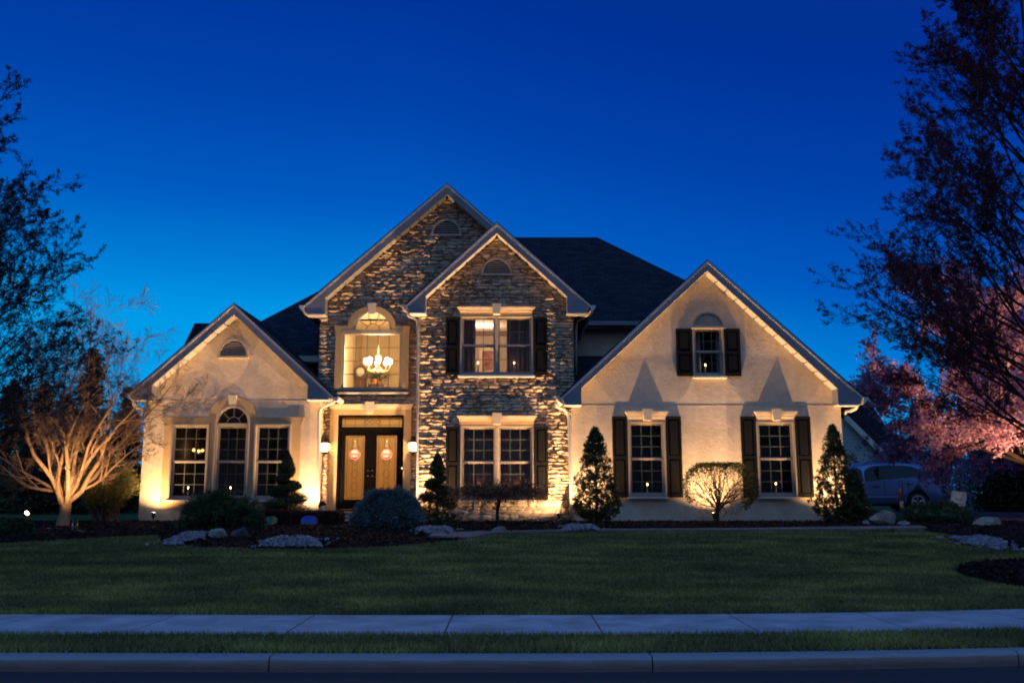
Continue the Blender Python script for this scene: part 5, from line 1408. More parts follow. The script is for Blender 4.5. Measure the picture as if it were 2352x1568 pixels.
def uplight(px, Y, W_, label, aim=(0, 0.22, 1), size=146, blend=0.9, mode='Mixed', pos=None, color=WARM, group='garden floodlights aimed at the house', zoff=0.12, r=0.018):
    b = Vector(pos) if pos else onground(px, Y)
    b.z = max(b.z, mound(b.x, b.y)) if b.y < 22 else b.z
    t = thing('garden_spotlight', b, label, 'spotlight', group)
    d = Vector(aim).normalized(); c = b+Vector((0, 0, zoff))
    MB().tube([b-Vector((0,0,.06)), c-d*0.04], 0.010, 6).build('stake', M['metal_dark'], t)
    MB().tube([c-d*0.05, c-d*0.02, c+d*0.075], [0.022, 0.036, 0.050], 14).build('housing', M['metal_dark'], t, True)
    MB().tube([c+d*0.0755, c+d*0.079], [0.042, 0.042], 14).build('lens', SPOTMAT, t)
    L = bpy.data.lights.new('floodlight', 'SPOT'); L.energy = W_; L.color = color; L.spot_size = rad(size); L.spot_blend = blend; L.shadow_soft_size = r
    falloff(L, mode)
    o = bpy.data.objects.new('floodlight', L); COL.objects.link(o); o.parent = t
    q = c+d*0.10; o.location = q-t.location; o.rotation_euler = (-d).to_track_quat('Z', 'Y').to_euler()
    return t
UP = {}
uplight(351, YL-0.42, UW[0], 'garden floodlight at the outer corner of the left wing')
uplight(713, YL-0.42, UW[1], 'garden floodlight hidden behind the first spiral topiary and hedge')
uplight(985, YB-0.5, UW[2], 'garden floodlight behind the spiral topiary by the stone', aim=(-0.10, 0.36, 1), size=160)
uplight(1284, YB-0.5, UW[3], 'garden floodlight beside the hose reel', aim=(-0.30, 0.36, 1), size=166)
uplight(1352, YR-0.42, UW[4], 'garden floodlight behind the first holly cone')
uplight(1641, YR-0.42, UW[5], 'garden floodlight behind the round standard tree')
uplight(1921, YR-0.42, UW[6], 'garden floodlight behind the tall corner holly')
uplight(190, 17.9, UW[7], 'garden floodlight aimed at the bare tree', aim=(-0.25, 0.75, 1), size=100, mode='Quadratic', pos=(onground(172, 18.2)), group='garden floodlights aimed at trees', r=0.03)
uplight(54, 18.0, UW[8], 'bright garden spotlight behind the low dark bush', aim=(0.75, -0.25, 0.55), size=90, group='garden floodlights aimed at trees', zoff=0.28)
uplight(2200, 23, UW[9], 'garden floodlight aimed up into the pink cherry', aim=(-0.1, 0.1, 1), size=112, pos=(13.9, 23.8, 0.58), group='garden floodlights aimed at trees')
uplight(2200, 23, UW[9]*0.8, 'garden floodlight on the far side of the pink cherry', aim=(0.1, 0.0, 1), size=112, pos=(15.6, 24.6, 0.58), group='garden floodlights aimed at trees')
def point(name, p, e, c, r=0.05, parent=None):
    L = bpy.data.lights.new(name, 'POINT'); L.energy = e; L.color = c; L.shadow_soft_size = r
    o = bpy.data.objects.new(name, L); COL.objects.link(o)
    if parent is not None: o.parent = parent; o.location = Vector(p)-wloc(parent)
    else: o.location = p
    return o
# wall lanterns
def lantern(px, py, label, yo=0.18, sc_=1.4):
    p = W(px, py, YE-yo); t = thing('wall_lantern', (p.x, YE-0.03, p.z), label, 'lantern', 'lanterns either side of the front door'); r = 0.085*sc_
    m = MB().box(p.x-0.04, p.x+0.04, YE-0.10, YE-0.06, p.z-0.02, p.z+0.26)
    m.tube([(p.x, YE-0.08, p.z+0.2), (p.x, YE-0.13, p.z+0.29), (p.x, p.y, p.z+0.27), (p.x, p.y, p.z+0.2)], 0.010, 6)
    m.lathe((p.x, p.y, p.z), [(r*1.25, 0.10), (r*1.1, 0.125), (r*0.45, 0.19), (0.012, 0.23)], 8)
    m.lathe((p.x, p.y, p.z), [(0.01, -0.19), (r*0.5, -0.155), (r*0.9, -0.12), (r*0.95, -0.105)], 8)
    for k in range(6):
        a = 2*math.pi*k/6; m.tube([(p.x+r*0.8*math.cos(a), p.y+r*0.8*math.sin(a), p.z-0.11), (p.x+r*1.12*math.cos(a), p.y+r*1.12*math.sin(a), p.z+0.11)], 0.005, 4)
    m.build('housing', M['metal_dark'], t)
    MB().lathe((p.x, p.y, p.z), [(r*0.5, -0.10), (r*0.72, -0.08), (r*0.98, 0.08), (r*0.6, 0.10)], 12).build('glass_shade', emit('lantern_glow', (1.0, 0.60, 0.28), 16), t, True)
    point('lantern_light', (p.x, p.y-0.13, p.z), LANT, (1.0, 0.6, 0.3), 0.06, t)
lantern(746, 1027, 'glowing wall lantern beside the downspout of the left wing')
lantern(949, 1026, 'glowing wall lantern between front door and stone bay')
# ------------------------------------------------------------------ foyer contents
def chandelier():
    c = W(868, 838, 25.0); t = thing('chandelier', (c.x, c.y, uz1+0.8), 'brass chandelier with bright bulbs hanging in the foyer window', 'chandelier')
    m = MB().tube([(c.x, c.y, uz1+0.85), (c.x, c.y, c.z+0.3)], 0.010, 6)
    m.lathe((c.x, c.y, c.z-0.2), [(0.01, 0), (0.05, 0.04), (0.07, 0.10), (0.03, 0.16), (0.05, 0.25), (0.02, 0.34), (0.04, 0.42), (0.01, 0.5)], 12)
    for k in range(8):
        a = 2*math.pi*k/8+0.2; ca, sa = math.cos(a), math.sin(a)
        pts = [(c.x+ca*r, c.y+sa*r, c.z+z) for r, z in ((0.04, -0.05), (0.14, -0.17), (0.26, -0.16), (0.34, -0.05), (0.33, 0.0))]; m.tube(pts, 0.010, 6)
        m.lathe((c.x+ca*0.33, c.y+sa*0.33, c.z), [(0.02, 0), (0.035, 0.012), (0.012, 0.02)], 8)
        pts = [(c.x+ca*r, c.y+sa*r, c.z+z) for r, z in ((0.03, 0.12), (0.10, 0.22), (0.06, 0.27), (0.03, 0.22))]; m.tube(pts, 0.007, 6)
    m.build('arm', M['brass'], t, True)
    for k in range(8):
        a = 2*math.pi*k/8+0.2; ca, sa = math.cos(a), math.sin(a)
        MB().ball((c.x+ca*0.33, c.y+sa*0.33, c.z+0.10), 0.070, 12, 8, (1, 1, 1.25)).build('bulb', emit('bulb_glow', (1, 0.88, 0.68), 14) if k == 0 else bpy.data.materials['bulb_glow'], t, True)
    point('chandelier_light', (c.x, c.y, c.z+0.28), CHAN, (1, 0.74, 0.42), 0.3, t)
    point('chandelier_light', (c.x, c.y, c.z-0.35), CHAN*0.6, (1, 0.74, 0.42), 0.3, t)
chandelier()
def clock():
    b = W(826, 893, 26.9); b.z = ZLAND; x = b.x; y = 27.1; top = XZ(826, 838, 26.9)[1]
    t = thing('grandfather_clock', (x, y, ZLAND), 'dark grandfather clock with pale dial on the foyer landing', 'clock'); H = top-ZLAND
    m = MB().cbox(x-0.17, x+0.17, y-0.12, y+0.1, ZLAND, ZLAND+H*0.2, 0.02).cbox(x-0.13, x+0.13, y-0.10, y+0.08, ZLAND+H*0.2, ZLAND+H*0.66, 0.015)
    m.prism(arch(x, ZLAND+H*0.9, 0.18, H*0.1, ZLAND+H*0.66), y-0.13, y+0.1); m.build('case', M['wood'], t)
    MB().prism([(x+0.115*math.cos(a), ZLAND+H*0.83+0.125*math.sin(a)) for a in np.linspace(0, 2*math.pi, 24, endpoint=False)], y-0.15, y-0.135).build('dial', M['header'], t)
    MB().tube([(x, y-0.12, ZLAND+H*0.6), (x, y-0.12, ZLAND+H*0.4)], 0.008, 6).lathe((x, y-0.12, ZLAND+H*0.36), [(0.03, 0), (0.045, 0.02), (0.03, 0.05)], 10).build('pendulum', M['brass'], t)
clock()
def houseplant():
    b = W(862, 890, 26.9); y = 27.0; t = thing('potted_plant', (b.x, y, ZLAND), 'potted plant in an orange pot on a stand inside the foyer window', 'plant'); zt = XZ(862, 882, 27)[1]
    m = MB().box(b.x-0.22, b.x+0.22, y-0.18, y+0.18, zt-0.04, zt)
    for sx in (-0.19, 0.19):
        for sy in (-0.15, 0.15): m.box(b.x+sx-0.015, b.x+sx+0.015, y+sy-0.015, y+sy+0.015, ZLAND, zt-0.04)
    m.build('stand', M['wood'], t)
    MB().lathe((b.x, y, zt), [(0.06, 0), (0.085, 0.06), (0.09, 0.14), (0.075, 0.15)], 14).build('pot', surf('orange_glaze', (0.7, 0.22, 0.05), 0.4), t, True)
    R = np.random.RandomState(4); P = np.array([b.x, y, zt+0.2])+R.normal(size=(260, 3))*np.array([0.14, 0.1, 0.08]); leaf_mesh('leaves', P, 0.09, M['yew'], t, 3, 0.35)
houseplant()
# window candles
CAN = emit('candle_bulb_glow', (1.0, 0.52, 0.22), 22)
def candle(px, py, Y, label, zs):
    p = W(px, py, Y); t = thing('window_candle', (p.x, Y, zs), label, 'candle', 'electric candles standing in the windows')
    MB().lathe((p.x, Y, zs), [(0.05, 0), (0.045, 0.012), (0.014, 0.025), (0.012, p.z-zs-0.04)], 10).build('candlestick', M['header'], t, True)
    MB().ball((p.x, Y, p.z), 0.017, 8, 8, (0.8, 0.8, 1.5)).build('bulb', CAN, t, True)
    point('candle_light', (p.x, Y+0.02, p.z+0.03), 0.35, (1, 0.55, 0.25), 0.02, t)
for px, py, Y, lab, zs in ((432, 1119.6, LY+0.25, 'lit electric candle in the outermost window of the left wing', r1[2]+0.05), (529.5, 1119.6, LY+0.25, 'lit electric candle in the tall arched window', r2[2]+0.05),
    (1487, 1112, YR+0.25, 'lit electric candle in the window next to the first holly cone', rr1[2]+0.05), (1782, 1110, YR+0.25, 'lit electric candle in the window between standard tree and corner holly', rr2[2]+0.05), (1620, 838, YR+0.25, 'lit electric candle in the small upstairs window under the sunburst', rr3[2]+0.05),
    (1098, 833, YB+0.22, 'lit electric candle in the upstairs bay window, pane by the picture', rb1[2]+0.05), (1181, 833, YB+0.22, 'lit electric candle in the upstairs bay window, pane by the bare wall', rb1[2]+0.05),
    (1103, 1116, YB+0.22, 'lit electric candle behind the weeping tree, pane beside the spiral topiary', rb2[2]+0.05), (1185, 1116, YB+0.22, 'lit electric candle behind the weeping tree, pane toward the hose reel', rb2[2]+0.05)):
    candle(px, py, Y, lab, zs)
# curtains
def curtain(name, px0, px1, py0, py1, Y, mat, seed, label, group, rod=True):
    x0, x1, z0, z1 = RECT(px0, py0, px1, py1, Y); V, Fc = curtain_mesh(x0, x1, z0, z1, Y, seed)
    o = np_mesh(name, V, Fc, mat, None, True); tag(o, label, 'curtain', group)
cg = 'curtains of the upstairs bay window'
curtain('curtain', 1060, 1092, 730, 866, YB+0.40, M['curtain'], 1, 'grey mauve curtain at the picture end of the upstairs bay window', cg)
curtain('curtain', 1164, 1222, 730, 866, YB+0.40, M['curtain'], 2, 'wide grey mauve curtain at the far end of the upstairs bay window', cg)
cg = 'dark curtains of the downstairs bay window'
curtain('curtain', 1060, 1136, 976, 1150, YB+0.26, M['drape'], 3, 'dark reddish curtain in the downstairs bay pane beside the spiral topiary', cg)
curtain('curtain', 1147, 1222, 976, 1150, YB+0.26, M['drape'], 4, 'dark reddish curtain in the downstairs bay pane toward the hose reel', cg)
cg = 'pale tied curtains of the upstairs gable window'
curtain('curtain', 1594, 1609, 758, 866, YR+0.30, M['sheer'], 5, 'pale curtain on the stone-bay side of the small upstairs gable window', cg)
curtain('curtain', 1644, 1660, 758, 866, YR+0.30, M['sheer'], 6, 'pale curtain on the street-tree side of the small upstairs gable window', cg)
# bedroom lamp light, picture frame
x0, x1, z0, z1 = RECT(1100, 798, 1139, 858, 25.8)
t = thing('picture_frame', ((x0+x1)/2, 25.9, z0), 'pale framed picture on the bedroom wall in the upstairs bay window', 'picture')
m = MB(); frame_ring(m, x0, x1, z0, z1, 0.09, 25.84, 25.93); m.build('frame', M['header'], t)
MB().box(x0+0.08, x1-0.08, 25.9, 25.92, z0+0.08, z1-0.08).build('print', surf('picture_print', (0.30, 0.14, 0.11), 0.8, 0.7, 5), t)
bc = W(1112, 790, 24.6)
point('bedroom_light', (bc.x, 24.3, rb1[3]-0.15), BED, (1, 0.66, 0.42), 0.15)
# ceiling lamp reflected in the dining room
dl = W(455, 1037, 25.0); t = thing('pendant_lamp', (dl.x, 25.0, 3.15), 'small lit lamp hanging inside the outermost left window', 'lamp')
m = MB().tube([(dl.x, 25, 3.2), (dl.x, 25, dl.z+0.05)], 0.008, 6); m.tube([(dl.x-0.12, 25, dl.z), (dl.x, 25, dl.z-0.05), (dl.x+0.12, 25, dl.z)], 0.008, 6); m.build('arm', M['brass'], t)
for dx, dz in ((-0.12, 0.05), (0.02, 0.02), (0.12, 0.04)):
    MB().ball((dl.x+dx, 25, dl.z+dz), 0.040, 10, 8).build('bulb', emit('amber_glow', (1, 0.5, 0.16), 5) if dx < -0.1 else bpy.data.materials['amber_glow'], t, True)
point('pendant_light', (dl.x, 24.8, dl.z), 3, (1, 0.6, 0.3), 0.1, t)
# ------------------------------------------------------------------ door wreaths
for px, lab in ((815, 'round pink and red hanger on the door leaf nearer the left wing'), (887.5, 'round pink and red hanger on the door leaf nearer the stone bay')):
    p = W(px, 1042.5, YE-0.06); t = thing('door_wreath', (p.x, p.y, p.z), lab, 'wreath', 'round hangers on the front doors'); r = 12.6*YE/F
    R = random.Random(int(px)); m = MB()
    circ = lambda rr: [(p.x+rr*math.cos(a), p.z+rr*math.sin(a)) for a in np.linspace(0, 2*math.pi, 28, endpoint=False)]
    m.prism(circ(r), p.y, p.y+0.02); m.build('disc', surf('pale_pink_paint', (0.62, 0.48, 0.42), 0.7, 0.15, 12), t)
    m = MB(); 
    for k in range(20):
        a = 2*math.pi*k/20; m.ball((p.x+r*0.9*math.cos(a), p.y-0.012, p.z+r*0.9*math.sin(a)), 0.020, 8, 6)
    m.build('rim', surf('rose_paint', (0.42, 0.12, 0.11), 0.7), t, True)
    m = MB()
    for k in range(7): m.prism([(p.x+0.06*math.cos(a)*(1 if k % 2 else 0.7)+0.02*(k-3)*0.9, p.z-0.015+0.018*math.sin(a)+0.012*math.sin(k*2)) for a in np.linspace(0, 2*math.pi, 10, endpoint=False)][:10], p.y-0.006-0.001*k, p.y-0.001)
    m.build('motif', surf('coral_paint', (0.66, 0.20, 0.16), 0.7), t)
    zt = XZ(px, 1012, YE)[1]
    MB().tube([(p.x-0.04, p.y, p.z+r*0.9), (p.x, p.y, zt)], 0.004, 5).tube([(p.x+0.04, p.y, p.z+r*0.9), (p.x, p.y, zt)], 0.004, 5).ball((p.x, p.y, zt), 0.02, 8, 6).build('ribbon', M['trim'], t)
# ------------------------------------------------------------------ small garden things
def plaque():
    b = onground(709, 19.7); x0, x1, z0, z1 = RECT(690, 1183, 729, 1213, 19.7); t = thing('garden_plaque', (b.x, 19.7, b.z), 'arched garden plaque painted with blue sky and hills', 'plaque')
    xc = (x0+x1)/2; rx = (x1-x0)/2; zs = z0+(z1-z0)*0.6; P = lambda s, y0, y1: MB().prism(arch(xc, zs, rx*s, (z1-zs)*s, z0+(1-s)*0.2), y0, y1)
    P(1, 19.70, 19.73).build('board', surf('plum_paint', (0.16, 0.07, 0.15), 0.6), t); P(0.88, 19.694, 19.699).build('painted_sky', surf('blue_paint', (0.05, 0.13, 0.60), 0.6, 0.2, 8), t)
    R = random.Random(4); h = [(xc-rx*0.86, z0+0.03), (xc+rx*0.86, z0+0.03)] + [(xc+rx*0.86*(1-2*i/12), z0+0.10+0.025*math.sin(i*1.3)+0.02*R.random()) for i in range(13)]
    MB().prism(h, 19.688, 19.693).build('painted_hills', surf('hill_paint', (0.16, 0.16, 0.06), 0.7, 0.6, 25), t)
    MB().box(xc-0.1, xc-0.085, 19.735, 19.745, b.z-0.1, z0+0.1).box(xc+0.085, xc+0.1, 19.735, 19.745, b.z-0.1, z0+0.1).build('stake', M['metal_dark'], t)
plaque()
def ornament():
    b = onground(623, 19.6); x0, x1, z0, z1 = RECT(608, 1185, 637, 1205, 19.6); t = thing('garden_ornament', (b.x, 19.6, b.z), 'oval garden ornament in yellow, teal and tan stripes on a post', 'ornament')
    xc, zc, rx, rz = (x0+x1)/2, (z0+z1)/2, (x1-x0)/2, (z1-z0)/2
    cols = [('yellow_paint', (0.5, 0.48, 0.2)), ('teal_paint', (0.12, 0.30, 0.30)), ('moss_paint', (0.16, 0.2, 0.1)), ('tan_paint', (0.42, 0.28, 0.14)), ('tan_paint_dull', (0.36, 0.25, 0.13))]
    n = len(cols)
    for k in range(n):
        u0, u1 = -1+2*k/n, -1+2*(k+1)/n; us = [u0+(u1-u0)*j/5 for j in range(6)]
        out = [(xc+rx*u, zc-rz*max(0.35, math.sqrt(max(0, 1-u*u)))) for u in us] + [(xc+rx*u, zc+rz*max(0.35, math.sqrt(max(0, 1-u*u)))) for u in reversed(us)]
        MB().prism(out, 19.58-0.03*(1-abs(u0+u1)/2), 19.62).build('stripe', surf(cols[k][0], cols[k][1], 0.5), t)
    MB().box(xc-0.04, xc+0.04, 19.59, 19.63, b.z-0.05, zc-rz*0.1).build('post', M['wood'], t)
ornament()
def flag():
    Y = 21.8; b = onground(2199, Y); t = thing('garden_flag', (b.x, Y, b.z), 'small peach garden flag with faded script hanging on a stand', 'flag')
    q = [W(2186, 1126, Y), W(2220, 1131, Y), W(2216, 1177, Y), W(2182.5, 1173, Y)]; n = 14; V = []; Fc = []
    for j in range(n+1):
        for i in range(n+1):
            u, v = i/n, j/n; p = q[0].lerp(q[1], u).lerp(q[3].lerp(q[2], u), v); V.append((p.x+0.012*math.sin(v*5)*u, Y+0.025*math.sin(u*6+v*2), p.z))
    for j in range(n):
        for i in range(n): a = j*(n+1)+i; Fc.append((a, a+n+1, a+n+2, a+1))
    m_, nt_, bs_ = _nodes('flag_cloth')
    nt_.links.new(ramp(nt_, noise_tex(nt_, 6, 3), [(0.3, (0.75, 0.40, 0.26)), (0.55, (0.85, 0.56, 0.38)), (0.75, (0.66, 0.52, 0.55))]), bs_.inputs['Base Color']); bs_.inputs['Roughness'].default_value = 0.9
    np_mesh('cloth', V, Fc, m_, t, True)
    def at(u, v): 
        p = q[0].lerp(q[1], u).lerp(q[3].lerp(q[2], u), v); return Vector((p.x+0.012*math.sin(v*5)*u, Y+0.025*math.sin(u*6+v*2)-0.006, p.z))
    m = MB(); dk = surf('faded_ink', (0.22, 0.10, 0.09), 0.9)
    m.tube([at(0.28+0.45*s, 0.30+0.07*math.sin(s*3.1)) for s in np.linspace(0, 1, 10)], 0.006, 4).tube([at(0.30+0.42*s, 0.37+0.06*math.sin(s*3.1)) for s in np.linspace(0, 1, 10)], 0.005, 4)
    for row, h in ((0.60, 0.016), (0.72, 0.01)): m.tube([at(0.14+0.72*s, row+h*math.sin(s*44)+0.01*math.sin(s*9)) for s in np.linspace(0, 1, 70)], 0.0045, 4)
    m.build('script', dk, t)
    m = MB(); m.tube([at(0.58+0.12*s, 0.95-0.05*math.sin(s*3.1)) for s in np.linspace(0, 1, 8)], 0.018, 6).tube([at(0.70+0.1*s, 0.2-0.14*s) for s in np.linspace(0, 1, 6)], 0.010, 6)
    m.build('motif', surf('red_print', (0.55, 0.08, 0.08), 0.9), t)
    px = W(2203, 1122, Y); MB().tube([(px.x+0.2, Y+0.03, b.z), (px.x+0.2, Y+0.03, px.z), (px.x, Y+0.03, px.z+0.02), (q[0].x, Y+0.03, q[0].z)], 0.007, 6).ball((px.x, Y+0.01, px.z-0.01), 0.022, 8, 6).build('stand', M['metal_dark'], t)
flag()
def windchime():
    Y = 21.9; b = onground(2066, Y); t = thing('wind_chime', (b.x, Y, b.z), 'wooden wind chime with tan tubes hanging from a hook before the car', 'wind chime')
    top = W(2066, 1120, Y); MB().tube([(top.x+0.09, Y+0.05, b.z-0.1), (top.x+0.09, Y+0.05, top.z+0.12), (top.x+0.05, Y+0.05, top.z+0.17), (top.x, Y+0.03, top.z+0.12), (top.x, Y, top.z)], 0.008, 6).build('hook', M['metal_dark'], t)
    m = MB(); H = top.z-XZ(2066, 1150, Y)[1]
    m.lathe((top.x+0.005, Y, top.z-H), [(0.02, 0), (0.05, 0.02), (0.038, H*0.25), (0.055, H*0.3), (0.045, H*0.55), (0.055, H*0.6), (0.035, H*0.8), (0.012, H)], 10); m.build('body', surf('red_wood', (0.26, 0.08, 0.04), 0.6), t, True)
    m = MB()
    for k in range(5):
        a = 2*math.pi*k/5; m.tube([(top.x+0.02+0.03*math.cos(a), Y+0.03*math.sin(a), top.z-H), (top.x+0.025+0.03*math.cos(a), Y+0.03*math.sin(a), top.z-H-0.20-0.02*k)], 0.012, 8)
    m.build('tube', surf('tan_cane', (0.5, 0.34, 0.16), 0.5), t, True)
windchime()
def planter():
    Y = 21.9; b = W(739, 1171, Y); t = thing('planter', (b.x, Y, b.z), 'pale pot with dark red flowers beside the front door', 'planter'); s = Y/F
    MB().lathe((b.x, Y, b.z), [(6*s, 0), (7*s, 3*s), (8*s, 9*s), (6.5*s, 10*s)], 14).build('pot', M['trim'], t, True)
    R = np.random.RandomState(3); P = np.array([b.x, Y, b.z+13*s])+R.normal(size=(500, 3))*np.array([4, 4, 3.4])*s
    leaf_mesh('flowers', P, 0.035, M['hedge'], t, 3, 0.7)
    MB().tube([(b.x, Y, b.z-0.5), (b.x, Y, b.z)], 0.09, 10).build('pedestal', M['kerb'], t)
planter()
def hosereel():
    x0, x1, z0, z1 = RECT(1291, 1146, 1307, 1167, YB-0.2); xc = (x0+x1)/2; t = thing('hose_reel', (xc, YB-0.2, z0), 'dark wall hose reel with a loop of hose on the lit stone', 'hose reel')
    MB().cbox(x0, x1, YB-0.30, YB-0.09, z0, z1, 0.02).lathe((xc, YB-0.2, z1), [(0.05, 0), (0.05, 0.02), (0.01, 0.04)], 10).build('housing', M['metal_dark'], t)
    rr = RECT(1288, 1150, 1306, 1190, YB-0.3); pts = []
    for k in range(17):
        a = math.pi*(1+k/16.0); pts.append(((rr[0]+rr[1])/2+(rr[1]-rr[0])/2*math.cos(a), YB-0.31, rr[2]+0.12+0.12*math.sin(a)))
    pts = [(rr[0]+0.01, YB-0.31, rr[3]-0.05)]+pts+[(rr[1]-0.01, YB-0.31, z0+0.05)]
    MB().tube(pts, 0.012, 6).tube([(x1-0.01, YB-0.25, z0+0.02), (x1, YB-0.28, z0-0.3), (x1+0.01, YB-0.3, ZB)], 0.012, 6).build('hose', M['metal_dark'], t, True)
hosereel()
for px, c_, lab in ((169, 'trim', 'short pale garden marker post close to the bare tree trunk'), (176, 'casing', 'short tan garden marker post beside the pale one')):
    b = onground(px, 18.4); t = MB().lathe((b.x, b.y, b.z), [(0.028, -0.03), (0.028, 0.10), (0.036, 0.105), (0.030, 0.15), (0.005, 0.17)], 10).build('marker_post', M[c_], None, True); tag(t, lab, 'post', 'marker posts by the bare tree')

# ------------------------------------------------------------------ parked car
def car():
    Yn = 33.2; Wd = 1.86; yc = Yn+Wd/2
    bx, bz = XZ(2022, 1178, Yn); gzv = 0.585
    t = thing('parked_car', (bx, yc, gzv), 'blue-grey family car parked on the driveway beyond the corner hollies', 'car')
    st = [(1878,1152,1138,1134,0.7),(1883,1158,1124,1114,0.86),(1900,1160,1113,1105,0.95),(1925,1160,1109,1100,1),(1948,1160,1107,1094,1),(1962,1160,1106,1078,1),(1978,1160,1105,1067,1),(2004,1159,1103,1062,1),(2050,1158,1099,1060.5,1),(2085,1157,1096,1061,1),(2110,1157,1094,1063.5,1),(2126,1156,1093,1068,1),(2140,1155,1093.5,1079,0.99),(2150,1155,1099,1092,0.97),(2158,1154,1107,1102,0.95),(2164,1153,1120,1116,0.92),(2167.5,1151,1138,1135,0.86)]
    V = []; k = None
    for px, lo, be, ro, ws in st:
        x = XZ(px, 1110, Yn)[0]; zl, zb_, zr_ = (XZ(px, q, Yn)[1] for q in (lo, be, ro)); hw = Wd/2*ws; g = max(0.0, zr_-zb_); ins = min(0.30, g*0.42)
        sec = [(hw-0.10, zl), (hw-0.015, zl+0.10), (hw, zl+(zb_-zl)*0.45), (hw-0.004, zl+(zb_-zl)*0.8), (hw-0.03, zb_), (hw-0.04-ins*0.5, zb_+g*0.5), (hw-0.06-ins, zb_+g*0.86), (hw-0.14-ins, zr_-0.005), (hw*0.35, zr_+0.012)]
        ring = [(yc-y, z) for y, z in sec] + [(yc+y, z) for y, z in reversed(sec)]
        k = len(ring); V += [(x, y, z) for y, z in ring]
    n = len(st); Fc = [(i*k+j, i*k+(j+1)%k, (i+1)*k+(j+1)%k, (i+1)*k+j) for i in range(n-1) for j in range(k)]
    Fc += [tuple(reversed(range(k))), tuple((n-1)*k+j for j in range(k))]
    paint = surf('car_paint', (0.10, 0.18, 0.34), 0.28, 0.05, 3, spec=0.6, metal=0.35)
    body = MB().add(V, Fc).build('body', paint, t, True)
    # wheel wells
    cut = MB(); wcs = []
    for px in (2110, 1926):
        x = XZ(px, 1155, Yn)[0]; z = gzv+0.35; wcs.append((x, z))
        cut.add(*(lambda q: (q.v, q.f))(MB().tube([(x, Yn-0.3, z), (x, Yn+Wd+0.3, z)], 0.41, 28)))
    co_ = cut.build('wheel_cutter', M['void'])
    mod = body.modifiers.new('wells', 'BOOLEAN'); mod.operation = 'DIFFERENCE'; mod.object = co_; mod.solver = 'EXACT'
    bpy.context.view_layer.update()
    dg = bpy.context.evaluated_depsgraph_get(); me = bpy.data.meshes.new_from_object(body.evaluated_get(dg)); body.modifiers.clear(); body.data = me
    bpy.data.objects.remove(co_)
    MB().box(XZ(1890, 1155, Yn)[0], XZ(2160, 1155, Yn)[0], Yn+0.30, Yn+Wd-0.30, gzv+0.20, gzv+0.75).build('underbody', M['void'], t)
    tyre = surf('tyre_rubber', (0.012, 0.012, 0.013), 0.8); rim = surf('alloy', (0.5, 0.55, 0.62), 0.3, 0.05, metal=0.8)
    for x, z in wcs:
        for y0, s_ in ((Yn+0.02, 1), (Yn+Wd-0.02, -1)):
            w_ = MB().tube([(x, y0, z), (x, y0+s_*0.02, z), (x, y0+s_*0.2, z), (x, y0+s_*0.22, z)], [0.315, 0.345, 0.345, 0.31], 28).build('wheel', tyre, t, True)
            r = MB(); r.prism([(x+0.235*math.cos(a), z+0.235*math.sin(a)) for a in np.linspace(0, 6.2832, 32, endpoint=False)], min(y0-s_*0.012, y0-s_*0.002), max(y0-s_*0.012, y0-s_*0.002), [[(x+0.205*math.cos(a), z+0.205*math.sin(a)) for a in np.linspace(0, 6.2832, 32, endpoint=False)]])
            for q in range(5):
                a = 2*math.pi*q/5+math.pi/2; c_, s__ = math.cos(a), math.sin(a)
                r.prism([(x+0.05*c_-0.035*-s__*-1, z+0.05*s__-0.035*c_), (x+0.22*c_+0.024*s__, z+0.22*s__-0.024*c_), (x+0.22*c_-0.024*s__, z+0.22*s__+0.024*c_), (x+0.05*c_-0.035*s__, z+0.05*s__+0.035*c_)], min(y0-s_*0.014, y0-s_*0.003), max(y0-s_*0.014, y0-s_*0.003))
            r.build('rim', rim, w_)
    # side glass lies on the sloping upper body
    gl_ = glassy = surf('car_glass', (0.006, 0.008, 0.014), 0.15, 0.1, spec=0.25)
    def shell_at(px, py):
        """y of the near side at that sighting, a little proud"""
        for i in range(len(st)-1):
            if st[i][0] <= px <= st[i+1][0]:
                f = (px-st[i][0])/(st[i+1][0]-st[i][0]); be = st[i][2]+(st[i+1][2]-st[i][2])*f; ro = st[i][3]+(st[i+1][3]-st[i][3])*f
                g = (be-ro)*Yn/F; u = (be-py)/(be-ro); ins = min(0.30, g*0.42); return Yn+0.03+max(0, u)*(ins+0.02)-0.012
        return Yn
    rows = [(1988,1105,1083),(1996,1104,1075),(2006,1103,1070.5),(2017,1102,1068.5),(2050,1099,1067.5),(2080,1096,1068),(2100,1094,1070.5),(2115,1092.5,1077),(2124,1091.5,1083.5),(2129,1091,1090)]
    V = []
    for px, b_, t_ in rows:
        for v in (0, 0.5, 1):
            py = b_+(t_-b_)*v; x, z = XZ(px, py, Yn); V.append((x, shell_at(px, py), z))
    Fc = [(i*3+j, (i+1)*3+j, (i+1)*3+j+1, i*3+j+1) for i in range(len(rows)-1) for j in range(2)]
    MB().add(V, Fc).build('side_window', gl_, t, True)
    V = []
    for px, b_, t_ in ((1950,1105,1094),(1962,1105,1081),(1974,1105,1073),(1984,1105,1080)):
        for v in (0, 0.5, 1):
            py = b_+(t_-b_)*v; x, z = XZ(px, py, Yn); V.append((x, shell_at(px, py), z))
    MB().add(V, [(i*3+j, (i+1)*3+j, (i+1)*3+j+1, i*3+j+1) for i in range(3) for j in range(2)]).build('side_window', gl_, t, True)
    x, z = XZ(2018, 1087, Yn); MB().box(x-0.035, x+0.035, Yn+0.03, Yn+0.1, z-0.27, z+0.27).build('pillar', M['void'], t)
    for px, py in ((2012, 1116), (2089, 1110.5)):
        x, z = XZ(px, py, Yn); MB().cbox(x-0.11, x+0.11, Yn-0.035, Yn+0.004, z-0.02, z+0.012, 0.012).build('door_handle', M['metal_dark'], t)
